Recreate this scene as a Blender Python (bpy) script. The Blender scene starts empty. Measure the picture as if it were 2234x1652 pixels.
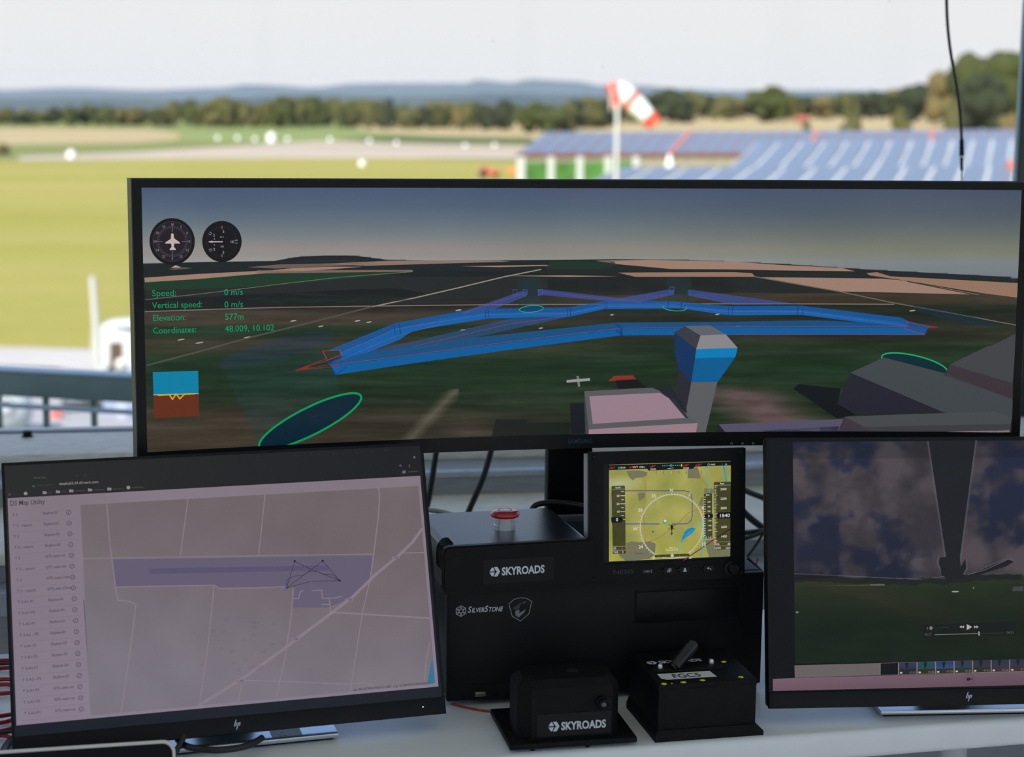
import bpy, bmesh, math, random
import numpy as np
from mathutils import Vector, Matrix, noise
from mathutils.geometry import tessellate_polygon

scene = bpy.context.scene
COL = scene.collection
R = math.radians
random.seed(7)

# ------------------------------------------------------------------ camera
FPX, PW, PH = 3700.0, 2234.0, 1652.0          # focal length in pixels of the 2234 x 1652 frame
EYE = Vector((0, 0, 1.525))
PITCH = math.atan((PH / 2 - 245) / FPX)
HEAD, ROLL = R(10), R(.6)
_rz = Matrix.Rotation(-HEAD, 3, 'Z')
FW = _rz @ Vector((0, math.cos(PITCH), -math.sin(PITCH)))
_up = _rz @ Vector((0, math.sin(PITCH), math.cos(PITCH)))
_rt = _rz @ Vector((1, 0, 0))
RT = math.cos(ROLL) * _rt + math.sin(ROLL) * _up
UP = -math.sin(ROLL) * _rt + math.cos(ROLL) * _up
cam_d = bpy.data.cameras.new('camera')
cam = bpy.data.objects.new('camera', cam_d)
COL.objects.link(cam)
cam_d.sensor_width = 36
cam_d.lens = FPX / PW * 36
cam_d.clip_start, cam_d.clip_end = .05, 30000
cam.matrix_world = Matrix((RT, UP, -FW)).transposed().to_4x4()
cam.matrix_world.translation = EYE
cam_d.dof.use_dof = True
cam_d.dof.focus_distance = 2.27
cam_d.dof.aperture_fstop = 4.6
scene.camera = cam

# ------------------------------------------------------------------ sky, sun, exposure
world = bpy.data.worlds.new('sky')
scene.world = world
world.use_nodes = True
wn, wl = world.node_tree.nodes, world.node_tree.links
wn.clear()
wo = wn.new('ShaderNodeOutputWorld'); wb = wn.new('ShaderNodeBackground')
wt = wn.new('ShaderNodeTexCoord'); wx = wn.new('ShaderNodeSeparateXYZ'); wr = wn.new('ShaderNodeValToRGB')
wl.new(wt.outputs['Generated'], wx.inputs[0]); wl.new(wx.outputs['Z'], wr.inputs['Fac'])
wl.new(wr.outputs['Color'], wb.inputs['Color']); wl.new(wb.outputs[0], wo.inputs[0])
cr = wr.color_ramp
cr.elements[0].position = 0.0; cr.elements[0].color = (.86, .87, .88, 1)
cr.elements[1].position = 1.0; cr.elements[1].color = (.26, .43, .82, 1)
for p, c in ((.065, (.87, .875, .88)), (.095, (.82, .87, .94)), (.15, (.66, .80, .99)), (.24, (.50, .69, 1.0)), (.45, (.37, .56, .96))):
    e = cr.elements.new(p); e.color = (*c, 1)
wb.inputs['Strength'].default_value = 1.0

sun_d = bpy.data.lights.new('sun', 'SUN')
sun = bpy.data.objects.new('sun', sun_d); COL.objects.link(sun)
sun_d.energy = 7.0; sun_d.angle = R(.6); sun_d.color = (1, .95, .86)
sun.location = (-20, -40, 50)
_sd = Vector((.55, .83, -.80))
sun.rotation_euler = _sd.to_track_quat('-Z', 'Y').to_euler()

scene.view_settings.view_transform = 'Standard'
scene.view_settings.look = 'None'
scene.view_settings.exposure = 0
scene.view_settings.gamma = 1
scene.view_settings.use_curve_mapping = False

# ------------------------------------------------------------------ helpers: view rays, colours
def ray(px, py): return FW + RT * ((px - PW / 2) / FPX) - UP * ((py - PH / 2) / FPX)
def at_z(px, py, z):
    d = ray(px, py); return EYE + d * ((z - EYE.z) / d.z)
def at_y(px, py, y):
    d = ray(px, py); return EYE + d * (y / d.y)
def at_d(px, py, dist): return EYE + ray(px, py) * dist
def lin(c): c /= 255.0; return c / 12.92 if c <= .04045 else ((c + .055) / 1.055) ** 2.4
def S(*c): return tuple(lin(v) for v in c)

# ------------------------------------------------------------------ helpers: materials
MATS = {}
def mat(name, col, rough=.5, metal=0., spec=.5, noise_amt=0., noise_scale=30., bump=0., bump_scale=200., coat=0., emit=None, aniso=None, trans=0.):
    if name in MATS: return MATS[name]
    m = bpy.data.materials.new(name); m.use_nodes = True
    n, l = m.node_tree.nodes, m.node_tree.links
    b = n['Principled BSDF']
    b.inputs['Base Color'].default_value = (*col, 1)
    b.inputs['Roughness'].default_value = rough
    b.inputs['Metallic'].default_value = metal
    b.inputs['Specular IOR Level'].default_value = spec
    if coat: b.inputs['Coat Weight'].default_value = coat; b.inputs['Coat Roughness'].default_value = .08
    if trans: b.inputs['Transmission Weight'].default_value = trans
    tc = n.new('ShaderNodeTexCoord')
    if noise_amt:
        tx = n.new('ShaderNodeTexNoise'); tx.inputs['Scale'].default_value = noise_scale; tx.inputs['Detail'].default_value = 6
        mp = n.new('ShaderNodeMapping'); l.new(tc.outputs['Object'], mp.inputs[0]); l.new(mp.outputs[0], tx.inputs['Vector'])
        if aniso: mp.inputs['Scale'].default_value = aniso
        rp = n.new('ShaderNodeValToRGB')
        rp.color_ramp.elements[0].position = .3; rp.color_ramp.elements[1].position = .7
        rp.color_ramp.elements[0].color = (*[c * (1 - noise_amt) for c in col], 1)
        rp.color_ramp.elements[1].color = (*[min(1, c * (1 + noise_amt)) for c in col], 1)
        l.new(tx.outputs['Fac'], rp.inputs['Fac']); l.new(rp.outputs['Color'], b.inputs['Base Color'])
    if bump:
        t2 = n.new('ShaderNodeTexNoise'); t2.inputs['Scale'].default_value = bump_scale; t2.inputs['Detail'].default_value = 3
        l.new(tc.outputs['Object'], t2.inputs['Vector'])
        bp = n.new('ShaderNodeBump'); bp.inputs['Strength'].default_value = bump; bp.inputs['Distance'].default_value = .002
        l.new(t2.outputs['Fac'], bp.inputs['Height']); l.new(bp.outputs[0], b.inputs['Normal'])
    if emit:
        b.inputs['Emission Color'].default_value = (*emit[0], 1); b.inputs['Emission Strength'].default_value = emit[1]
    MATS[name] = m
    return m

def screen_mat():
    m = bpy.data.materials.new('display_picture'); m.use_nodes = True
    n, l = m.node_tree.nodes, m.node_tree.links
    b = n['Principled BSDF']
    b.inputs['Base Color'].default_value = (.004, .004, .005, 1)
    b.inputs['Roughness'].default_value = .42
    b.inputs['Specular IOR Level'].default_value = .16
    a = n.new('ShaderNodeAttribute'); a.attribute_name = 'Col'
    l.new(a.outputs['Color'], b.inputs['Emission Color']); l.new(a.outputs['Alpha'], b.inputs['Alpha'])
    b.inputs['Emission Strength'].default_value = 1
    return m
M_PIC = screen_mat()

M_black = mat('black_plastic', (.0035, .0038, .0048), .48, spec=.25, bump=.05, bump_scale=900)
M_blackmatte = mat('matte_black_plastic', (.0028, .003, .0036), .6, spec=.3, bump=.08, bump_scale=1200)
M_satin = mat('satin_black_enamel', (.0022, .0026, .0034), .42, spec=.15, bump=.04, bump_scale=700)
M_print = mat('black_printed_plastic', (.0024, .0025, .0029), .6, spec=.2, noise_amt=.25, noise_scale=60, bump=.35, bump_scale=500)
M_silver = mat('brushed_aluminium', (.55, .56, .58), .3, 1, noise_amt=.06, noise_scale=40, aniso=(1, 20, 20))
M_steel = mat('zinc_sheet', (.62, .63, .62), .38, .9, noise_amt=.1, noise_scale=40)
M_chrome = mat('polished_metal', (.78, .79, .80), .25, .6, noise_amt=.03)
M_white_ink = mat('white_print', (.62, .64, .68), .5, noise_amt=.03)
M_grey_ink = mat('grey_print', (.36, .39, .42), .4, noise_amt=.03)
M_dim_ink = mat('dim_print', (.035, .04, .045), .4, noise_amt=.03)
M_cable = mat('black_cable', (.010, .010, .011), .45, noise_amt=.1)
M_redcable = mat('red_cable', (.33, .012, .02), .4, noise_amt=.1)
M_whitecable = mat('white_cable', (.6, .62, .62), .4, noise_amt=.05)

# ------------------------------------------------------------------ helpers: geometry
def BM(): return bmesh.new()
def box(bm, x0, x1, y0, y1, z0, z1, bevel=0, seg=2, only=None):
    r = bmesh.ops.create_cube(bm, size=1)
    vs = r['verts']
    for v in vs:
        v.co = Vector((x0 + (v.co.x + .5) * (x1 - x0), y0 + (v.co.y + .5) * (y1 - y0), z0 + (v.co.z + .5) * (z1 - z0)))
    if bevel:
        es = {e for v in vs for e in v.link_edges}
        if only: es = {e for e in es if only(e)}
        bmesh.ops.bevel(bm, geom=list(es), offset=bevel, segments=seg, affect='EDGES', profile=.5)
    return bm
def along(axis):
    return lambda e: abs((e.verts[0].co - e.verts[1].co).normalized()[axis]) > .9
def cyl(bm, p0, p1, r0, r1=None, n=24, caps=True):
    r1 = r0 if r1 is None else r1
    p0, p1 = Vector(p0), Vector(p1); d = p1 - p0
    m = Matrix.Translation((p0 + p1) / 2) @ d.to_track_quat('Z', 'Y').to_matrix().to_4x4()
    bmesh.ops.create_cone(bm, cap_ends=caps, cap_tris=False, segments=n, radius1=r0, radius2=r1, depth=d.length, matrix=m)
    return bm
def lathe(bm, prof, centre=(0, 0, 0), n=32, axis=(0, 0, 1)):
    q = Vector(axis).to_track_quat('Z', 'Y').to_matrix()
    c = Vector(centre); rings = []
    for r, z in prof:
        if r < 1e-6: rings.append([bm.verts.new(c + q @ Vector((0, 0, z)))])
        else: rings.append([bm.verts.new(c + q @ Vector((r * math.cos(2 * math.pi * k / n), r * math.sin(2 * math.pi * k / n), z))) for k in range(n)])
    for a, b in zip(rings[:-1], rings[1:]):
        for k in range(n):
            k2 = (k + 1) % n
            f = [a[k % len(a)], a[k2 % len(a)], b[k2 % len(b)], b[k % len(b)]]
            u = []
            for v in f:
                if v not in u: u.append(v)
            if len(u) > 2:
                try: bm.faces.new(u)
                except ValueError: pass
    return bm
def prism(bm, pts, d):
    """extrude planar polygon pts (3D) by vector d"""
    d = Vector(d); a = [bm.verts.new(Vector(p)) for p in pts]; b = [bm.verts.new(Vector(p) + d) for p in pts]
    n = len(pts)
    bm.faces.new(a); bm.faces.new(b[::-1])
    for i in range(n): bm.faces.new((a[i], b[i], b[(i + 1) % n], a[(i + 1) % n]))
    return bm
def smooth_path(pts, sub=8):
    P = [Vector(p) for p in pts]
    if len(P) < 3: sub = 1 if sub == 8 else sub
    out = []
    for i in range(len(P) - 1):
        p0 = P[max(i - 1, 0)]; p1 = P[i]; p2 = P[i + 1]; p3 = P[min(i + 2, len(P) - 1)]
        for k in range(sub):
            t = k / sub
            out.append(.5 * ((2 * p1) + (p2 - p0) * t + (2 * p0 - 5 * p1 + 4 * p2 - p3) * t * t + (3 * p1 - p0 - 3 * p2 + p3) * t ** 3))
    out.append(P[-1])
    return out
def tube(bm, pts, r, n=10, sub=8, rib=None):
    P = smooth_path(pts, sub)
    if rib:
        L = [0]
        for a, b in zip(P[:-1], P[1:]): L.append(L[-1] + (b - a).length)
        m = max(4, int(L[-1] / (rib / 4))); Q = []; j = 0
        for i in range(m + 1):
            s = L[-1] * i / m
            while j < len(L) - 2 and L[j + 1] < s: j += 1
            t = (s - L[j]) / max(1e-9, L[j + 1] - L[j]); Q.append(P[j].lerp(P[j + 1], t))
        P = Q
    rings = []; ref = Vector((.3, .5, .8)).normalized()
    for i, p in enumerate(P):
        t = (P[min(i + 1, len(P) - 1)] - P[max(i - 1, 0)]).normalized()
        a = t.cross(ref)
        if a.length < 1e-4: a = t.cross(Vector((1, 0, 0)))
        a.normalize(); b = t.cross(a)
        rr = r(i / (len(P) - 1)) if callable(r) else r
        if rib: rr *= 1.0 if (i % 4) in (0, 1) else .78
        rings.append([bm.verts.new(p + (a * math.cos(2 * math.pi * k / n) + b * math.sin(2 * math.pi * k / n)) * rr) for k in range(n)])
    for A, B in zip(rings[:-1], rings[1:]):
        for k in range(n): bm.faces.new((A[k], A[(k + 1) % n], B[(k + 1) % n], B[k]))
    bm.faces.new(rings[0][::-1]); bm.faces.new(rings[-1])
    return bm

def tag(o, label=None, cat=None, group=None, kind=None):
    if label: o['label'] = label
    if cat: o['category'] = cat
    if group: o['group'] = group
    if kind: o['kind'] = kind
    return o
def thing(name, label, cat, loc=(0, 0, 0), rz=0, group=None):
    o = bpy.data.objects.new(name, None); COL.objects.link(o)
    o.empty_display_size = .05
    o.location = loc; o.rotation_euler = (0, 0, rz)
    return tag(o, label, cat, group)
def obj(name, bm, m, parent=None, smooth=None, xf=None, label=None):
    if xf is not None: bmesh.ops.transform(bm, matrix=xf, verts=bm.verts)
    bmesh.ops.recalc_face_normals(bm, faces=bm.faces)
    me = bpy.data.meshes.new(name); bm.to_mesh(me); bm.free()
    me.materials.append(m)
    if smooth is not None:
        me.shade_smooth(); me.set_sharp_from_angle(angle=R(smooth))
    o = bpy.data.objects.new(name, me); COL.objects.link(o)
    if parent: o.parent = parent
    if label: o['label'] = label
    return o
def struct(name, bm, m, label, cat=None, smooth=None):
    o = obj(name, bm, m, None, smooth); tag(o, label, cat, None, 'structure'); return o
def copy_tree(o, parent=None):
    c = o.copy(); COL.objects.link(c); c.parent = parent
    for ch in list(o.children): copy_tree(ch, c)
    return c

# ------------------------------------------------------------------ helpers: lettering
_TX = {}
def text_tris(body, bold=0., shear=0., spacing=1.):
    k = (body, bold, shear, spacing)
    if k in _TX: return _TX[k]
    cu = bpy.data.curves.new('lettering', 'FONT')
    cu.body = body; cu.size = 1; cu.offset = bold; cu.shear = shear; cu.space_character = spacing; cu.resolution_u = 3
    o = bpy.data.objects.new('lettering', cu); COL.objects.link(o)
    me = o.to_mesh(); me.calc_loop_triangles()
    tr = [[(me.vertices[i].co.x, me.vertices[i].co.y) for i in t.vertices] for t in me.loop_triangles]
    o.to_mesh_clear(); bpy.data.objects.remove(o); bpy.data.curves.remove(cu)
    w = max([p[0] for t in tr for p in t] or [0])
    _TX[k] = (tr, w)
    return _TX[k]
def text_part(name, body, parent, origin, right, up, size, m, bold=0., shear=0., width=None, thick=.0004, align='L'):
    """raised printed lettering on a surface; origin is the baseline start, size in metres"""
    tr, w = text_tris(body, bold, shear)
    right, up, o = Vector(right).normalized(), Vector(up).normalized(), Vector(origin)
    sx = size if width is None else width / w
    if align == 'C': o = o - right * (w * sx / 2)
    nrm = right.cross(up)
    bm = BM(); cache = {}
    for t in tr:
        vs = []
        for p in t:
            kk = (round(p[0], 4), round(p[1], 4))
            if kk not in cache: cache[kk] = bm.verts.new(o + right * p[0] * sx + up * p[1] * size + nrm * thick)
            vs.append(cache[kk])
        if len(set(vs)) == 3:
            try: bm.faces.new(vs)
            except ValueError: pass
    me = bpy.data.meshes.new(name); bm.to_mesh(me); bm.free(); me.materials.append(m)
    ob = bpy.data.objects.new(name, me); COL.objects.link(ob); ob.parent = parent
    return ob
def flat_part(name, polys, parent, origin, right, up, m, thick=.0004):
    """flat emblem made of polygons given in surface metres"""
    right, up, o = Vector(right).normalized(), Vector(up).normalized(), Vector(origin)
    nrm = right.cross(up); bm = BM()
    for pl in polys:
        for t in tessellate_polygon([[Vector((p[0], p[1], 0)) for p in pl]]):
            bm.faces.new([bm.verts.new(o + right * pl[i][0] + up * pl[i][1] + nrm * thick) for i in t])
    me = bpy.data.meshes.new(name); bm.to_mesh(me); bm.free(); me.materials.append(m)
    ob = bpy.data.objects.new(name, me); COL.objects.link(ob); ob.parent = parent
    return ob
def stroke(pts, w, closed=False):
    out = []; n = len(pts); rng = range(n if closed else n - 1)
    for i in rng:
        a, b = Vector(pts[i]), Vector(pts[(i + 1) % n]); d = (b - a)
        if d.length < 1e-9: continue
        d.normalize(); q = Vector((-d.y, d.x)) * w / 2; e = d * w * .35
        out.append([(a - e + q)[:], (a - e - q)[:], (b + e - q)[:], (b + e + q)[:]])
    return out

# ------------------------------------------------------------------ helpers: pictures shown on displays
class Picture:
    """lit picture laid on a display panel: panel coordinates (u right, v up, metres), flat or on a curve of radius rad"""
    def __init__(s, M, parent, rad=None, gain=1., step=.03):
        s.M, s.I, s.parent, s.rad, s.gain, s.step = M, M.inverted(), parent, rad, gain, step
    def uv(s, px, py):
        o = s.I @ EYE; d = s.I.to_3x3() @ ray(px, py)
        if s.rad is None:
            p = o + d * (-o.y / d.y); return (p.x, p.z)
        r = s.rad; ox, oy = o.x, o.y + r
        a = d.x ** 2 + d.y ** 2; b = 2 * (ox * d.x + oy * d.y); c = ox * ox + oy * oy - r * r
        t = (-b + math.sqrt(b * b - 4 * a * c)) / (2 * a); p = o + d * t
        return (r * math.atan2(p.x, p.y + r), p.z)
    def pos(s, u, v, off):
        if s.rad is None: return (u, -off, v)
        k = math.floor(u / s.step); t = u / s.step - k; r = s.rad - off     # flat facets one step wide
        a, b = k * s.step / s.rad, (k + 1) * s.step / s.rad
        return (r * (math.sin(a) * (1 - t) + math.sin(b) * t), -s.rad + r * (math.cos(a) * (1 - t) + math.cos(b) * t), v)
    def px(s, u, v):
        d = s.M @ Vector(s.pos(u, v, 0)) - EYE; k = d.dot(FW)
        return (PW / 2 + FPX * d.dot(RT) / k, PH / 2 - FPX * d.dot(UP) / k)
    def begin(s, name, label=None):
        s.name, s.label = name, label; s.V, s.F, s.C, s.lay = [], [], [], getattr(s, 'lay', 0)
    def end(s):
        me = bpy.data.meshes.new(s.name)
        me.from_pydata(s.V, [], s.F); me.update()
        at = me.color_attributes.new('Col', 'FLOAT_COLOR', 'POINT')
        at.data.foreach_set('color', np.array(s.C, dtype=np.float32).ravel())
        me.materials.append(M_PIC)
        o = bpy.data.objects.new(s.name, me); COL.objects.link(o); o.parent = s.parent
        if s.label: o['label'] = s.label
        return o
    def col(s, c, a=1):
        if len(c) == 4: a = c[3]
        return tuple(lin(v) * s.gain for v in c[:3]) + (a,)
    def up(s, n=1): s.lay += n
    def _conv(s, pts, cols):
        off = s.lay * 3e-5; i0 = len(s.V)
        for (u, v), c in zip(pts, cols): s.V.append(s.pos(u, v, off)); s.C.append(c)
        s.F.append(list(range(i0, i0 + len(pts))))
    def tri(s, pts, cols):
        if s.rad is None: return s._conv(pts, cols)
        lo = math.floor(min(p[0] for p in pts) / s.step); hi = math.ceil(max(p[0] for p in pts) / s.step)
        if hi - lo <= 1: return s._conv(pts, cols)
        def clip(P, C, x, sgn):
            o, oc = [], []
            for i in range(len(P)):
                a, b, ca, cb = P[i], P[(i + 1) % len(P)], C[i], C[(i + 1) % len(P)]
                ia, ib = (a[0] - x) * sgn >= 0, (b[0] - x) * sgn >= 0
                if ia: o.append(a); oc.append(ca)
                if ia != ib:
                    t = (x - a[0]) / (b[0] - a[0])
                    o.append((x, a[1] + (b[1] - a[1]) * t)); oc.append(tuple(p + (q - p) * t for p, q in zip(ca, cb)))
            return o, oc
        for k in range(lo, hi):
            P, C = clip(pts, cols, k * s.step, 1)
            if len(P) > 2: P, C = clip(P, C, (k + 1) * s.step, -1)
            if len(P) > 2: s._conv(P, C)
    def polyuv(s, pts, c, a=1):
        cols = [s.col(x, a) for x in c] if isinstance(c, list) else [s.col(c, a)] * len(pts)
        for t in tessellate_polygon([[Vector((p[0], p[1], 0)) for p in pts]]):
            s.tri([pts[i] for i in t], [cols[i] for i in t])
    def poly(s, pts, c, a=1): s.polyuv([s.uv(*p) for p in pts], c, a)
    def lineuv(s, pts, w, c, a=1, closed=False):
        for q in stroke(pts, w, closed): s.polyuv(q, c, a)
    def mpp(s, px, py):
        a, b = s.uv(px - 5, py), s.uv(px + 5, py); return math.hypot(a[0] - b[0], a[1] - b[1]) / 10
    def line(s, pts, w, c, a=1, closed=False):
        s.lineuv([s.uv(*p) for p in pts], w * s.mpp(*pts[0]), c, a, closed)
    def ell(s, cx, cy, rx, ry, c, a=1, ang=0, n=36, w=None, a0=0, a1=360):
        u0, v0 = s.uv(cx, cy); k = s.mpp(cx, cy); pts = []
        ca, sa = math.cos(R(-ang)), math.sin(R(-ang))
        m = n if a1 - a0 >= 360 else n + 1
        for i in range(m):
            t = R(a0 + (a1 - a0) * i / n); x, y = rx * k * math.cos(t), ry * k * math.sin(t)
            pts.append((u0 + x * ca - y * sa, v0 + x * sa + y * ca))
        if w is None: s.polyuv(pts, c, a)
        else: s.lineuv(pts, w * k, c, a, closed=(m == n))
    def text(s, body, px, py, size, c, a=1, bold=0., align='L', width=None, shear=0., rot=0.):
        tr, w = text_tris(body, bold, shear); u0, v0 = s.uv(px, py); k = s.mpp(px, py) * size
        kx = k if width is None else width * s.mpp(px, py) / w
        dx = -w * kx / 2 if align == 'C' else (-w * kx if align == 'R' else 0)
        cc = s.col(c, a); ca, sa = math.cos(R(rot)), math.sin(R(rot))
        for t in tr:
            q = [(dx + p[0] * kx, p[1] * k) for p in t]
            s.tri([(u0 + x * ca - y * sa, v0 + x * sa + y * ca) for x, y in q], [cc] * 3)
    def grid(s, u0, u1, v0, v1, nu, nv, fn):
        off = s.lay * 3e-5; i0 = len(s.V)
        for j in range(nv + 1):
            for i in range(nu + 1):
                u, v = u0 + (u1 - u0) * i / nu, v0 + (v1 - v0) * j / nv
                s.V.append(s.pos(u, v, off)); s.C.append(s.col(fn(*s.px(u, v))))
        for j in range(nv):
            for i in range(nu):
                a = i0 + j * (nu + 1) + i; s.F.append([a, a + 1, a + nu + 2, a + nu + 1])
def lerpc(stops, t):
    if t <= stops[0][0]: return stops[0][1]
    for (a, ca), (b, cb) in zip(stops[:-1], stops[1:]):
        if t <= b: k = (t - a) / (b - a); return tuple(x + (y - x) * k for x, y in zip(ca, cb))
    return stops[-1][1]
def fbm(x, y, o=4): return noise.fractal(Vector((x, y, 3.7)), 1.0, 2.0, o)
def mixc(a, b, t): t = max(0, min(1, t)); return tuple(x + (y - x) * t for x, y in zip(a, b))
def interp(pts, x): return float(np.interp(x, [p[0] for p in pts], [p[1] for p in pts]))

# ================================================================== THE SETTING: control tower cab
GZ = EYE.z - 10.0                                   # airfield ground, ten metres below eye height
DESK = .74
M_wall = mat('wall_paint', (.85, .85, .84), .7, noise_amt=.03, noise_scale=8)
M_ceil = mat('ceiling_board', (.88, .88, .88), .8, noise_amt=.04, noise_scale=10)
M_floor = mat('grey_vinyl', (.78, .77, .75), .8, noise_amt=.06, noise_scale=120, bump=.4, bump_scale=300)
M_frame = mat('window_frame_lacquer', (.011, .017, .024), .55, noise_amt=.12, noise_scale=25)
M_frame_lt = mat('window_gasket_edge', (.36, .50, .60), .35, noise_amt=.1, noise_scale=40)
M_cream = mat('cream_sill', (.82, .77, .66), .55, noise_amt=.1, noise_scale=18, bump=.15, bump_scale=120)
M_greyface = mat('grey_sill_face', (.30, .31, .32), .5, noise_amt=.12, noise_scale=22, aniso=(1, 8, 8))

def worn_metal():
    m = mat('worn_aluminium', (.55, .56, .58), .5, 0., spec=.3)
    n, l = m.node_tree.nodes, m.node_tree.links; b = n['Principled BSDF']
    tc = n.new('ShaderNodeTexCoord'); mp = n.new('ShaderNodeMapping'); mp.inputs['Scale'].default_value = (5, 60, 60)
    a = n.new('ShaderNodeTexNoise'); a.inputs['Scale'].default_value = 6; a.inputs['Detail'].default_value = 8; a.inputs['Roughness'].default_value = .7
    r = n.new('ShaderNodeValToRGB'); r.color_ramp.elements[0].position = .33; r.color_ramp.elements[0].color = (.58, .54, .50, 1)
    r.color_ramp.elements[1].position = .6; r.color_ramp.elements[1].color = (.95, .90, .84, 1)
    l.new(tc.outputs['Object'], mp.inputs[0]); l.new(mp.outputs[0], a.inputs['Vector']); l.new(a.outputs['Fac'], r.inputs[0]); l.new(r.outputs[0], b.inputs['Base Color'])
    return m
M_worn = worn_metal()

def glass_mat():
    m = bpy.data.materials.new('dusty_window_glass'); m.use_nodes = True
    n, l = m.node_tree.nodes, m.node_tree.links; n.clear()
    out = n.new('ShaderNodeOutputMaterial'); tr = n.new('ShaderNodeBsdfTransparent'); gl = n.new('ShaderNodeBsdfGlossy')
    df = n.new('ShaderNodeBsdfTranslucent'); fr = n.new('ShaderNodeFresnel'); fr.inputs['IOR'].default_value = 1.3
    tr.inputs[0].default_value = (.985, .99, .99, 1); gl.inputs['Roughness'].default_value = .02
    df.inputs[0].default_value = (.8, .82, .85, 1)
    tc = n.new('ShaderNodeTexCoord'); vo = n.new('ShaderNodeTexVoronoi'); vo.inputs['Scale'].default_value = 38
    mp = n.new('ShaderNodeMapping'); mp.inputs['Scale'].default_value = (1, 0, .75)
    l.new(tc.outputs['Object'], mp.inputs[0]); l.new(mp.outputs[0], vo.inputs['Vector'])
    sz = n.new('ShaderNodeMath'); sz.operation = 'MULTIPLY'; sz.inputs[1].default_value = .075
    sx = n.new('ShaderNodeSeparateColor'); l.new(vo.outputs['Color'], sx.inputs[0]); 
    pw = n.new('ShaderNodeMath'); pw.operation = 'POWER'; pw.inputs[1].default_value = 5; l.new(sx.outputs[0], pw.inputs[0]); l.new(pw.outputs[0], sz.inputs[0])
    lt = n.new('ShaderNodeMath'); lt.operation = 'LESS_THAN'; l.new(vo.outputs['Distance'], lt.inputs[0]); l.new(sz.outputs[0], lt.inputs[1])
    sp = n.new('ShaderNodeMath'); sp.operation = 'MULTIPLY'; sp.inputs[1].default_value = .28; l.new(lt.outputs[0], sp.inputs[0])
    nz = n.new('ShaderNodeTexNoise'); nz.inputs['Scale'].default_value = 2.2; l.new(tc.outputs['Object'], nz.inputs['Vector'])
    gm = n.new('ShaderNodeMath'); gm.operation = 'MULTIPLY'; l.new(nz.outputs['Fac'], gm.inputs[0]); gm.inputs[1].default_value = .02
    ad = n.new('ShaderNodeMath'); ad.operation = 'ADD'; l.new(sp.outputs[0], ad.inputs[0]); l.new(gm.outputs[0], ad.inputs[1])
    m1 = n.new('ShaderNodeMixShader'); m2 = n.new('ShaderNodeMixShader')
    fm = n.new('ShaderNodeMath'); fm.operation = 'MULTIPLY'; fm.inputs[1].default_value = .5; l.new(fr.outputs[0], fm.inputs[0])
    l.new(fm.outputs[0], m1.inputs[0]); l.new(tr.outputs[0], m1.inputs[1]); l.new(gl.outputs[0], m1.inputs[2])
    l.new(ad.outputs[0], m2.inputs[0]); l.new(m1.outputs[0], m2.inputs[1]); l.new(df.outputs[0], m2.inputs[2])
    l.new(m2.outputs[0], out.inputs[0])
    return m
M_glass = glass_mat()

X0, X1, Y0, Y1, ZC = -2.8, 3.4, -2.9, 3.55, 3.3    # inner faces of the cab
PAR = .90                                           # parapet height
struct('floor', box(BM(), X0 - .2, X1 + .2, Y0 - .2, Y1 + .1, -.2, 0), M_floor, 'pale grey vinyl floor of the tower cab')
struct('ceiling', box(BM(), X0 - .4, X1 + .4, Y0 - .4, Y1 + .4, ZC, ZC + .2), M_ceil, 'pale ceiling of the tower cab')
struct('wall_back', box(BM(), X0, X1, Y0 - .2, Y0, 0, PAR), M_wall, 'low painted wall behind the camera')
struct('wall_left', box(BM(), X0 - .2, X0, Y0 - .2, Y1 + .1, 0, PAR), M_wall, 'low painted wall on the left side')
struct('wall_right', box(BM(), X1, X1 + .2, Y0 - .2, Y1 + .1, 0, PAR), M_wall, 'low painted wall on the right side')
wf = struct('wall_front', box(BM(), X0, X1, 2.87, Y1 + .1, 0, .765), M_greyface, 'grey parapet wall under the front window')
o = obj('ledge', box(BM(), X0, X1, 2.86, 3.22, .765, .787, .004), M_cream, wf, 40); o['label'] = 'cream sill board'
o = obj('riser', box(BM(), X0, X1, 3.20, Y1 + .1, .787, .832), M_greyface, wf)
o = obj('lower_rail', box(BM(), X0, X1, 3.195, 3.22, .822, .834, .003), mat('sill_lip', (.42, .46, .52), .4, .2, noise_amt=.12, noise_scale=30), wf, 40)
o = obj('cable_trunking', box(BM(), X0, X1, 2.80, 2.87, .695, .735, .003), mat('trunking_grey', (.35, .38, .43), .35, .2, noise_amt=.05), wf, 40)
# front window: bottom rail, posts, head rail, two panes
w1 = struct('window_1', box(BM(), X0, X1, 3.32, Y1 + .06, .832, .863, .003), M_worn, 'front window with worn aluminium sill plate', smooth=40)
obj('gasket', box(BM(), X0, X1, Y1 - .004, Y1 + .02, .863, .8655), M_black, w1)
obj('head_rail', box(BM(), X0, X1, Y1 - .05, Y1 + .06, ZC - .08, ZC), M_frame, w1)
for xa, xb in ((1.767, 1.93), (X0, X0 + .1), (X1 - .1, X1)):
    obj('post', box(BM(), xa, xb, Y1 - .07, Y1 + .009, .863, ZC - .08, .004), M_frame, w1, 40)
    obj('post_edge', box(BM(), xa - .004, xa + .004, Y1 + .008, Y1 + .022, .863, ZC - .08, .002), M_frame_lt, w1, 40)
obj('pane', box(BM(), X0 + .1, 1.767, Y1, Y1 + .008, .866, ZC - .08), M_glass, w1)
obj('pane', box(BM(), 1.93, X1 - .1, Y1, Y1 + .008, .866, ZC - .08), M_glass, w1)
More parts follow.
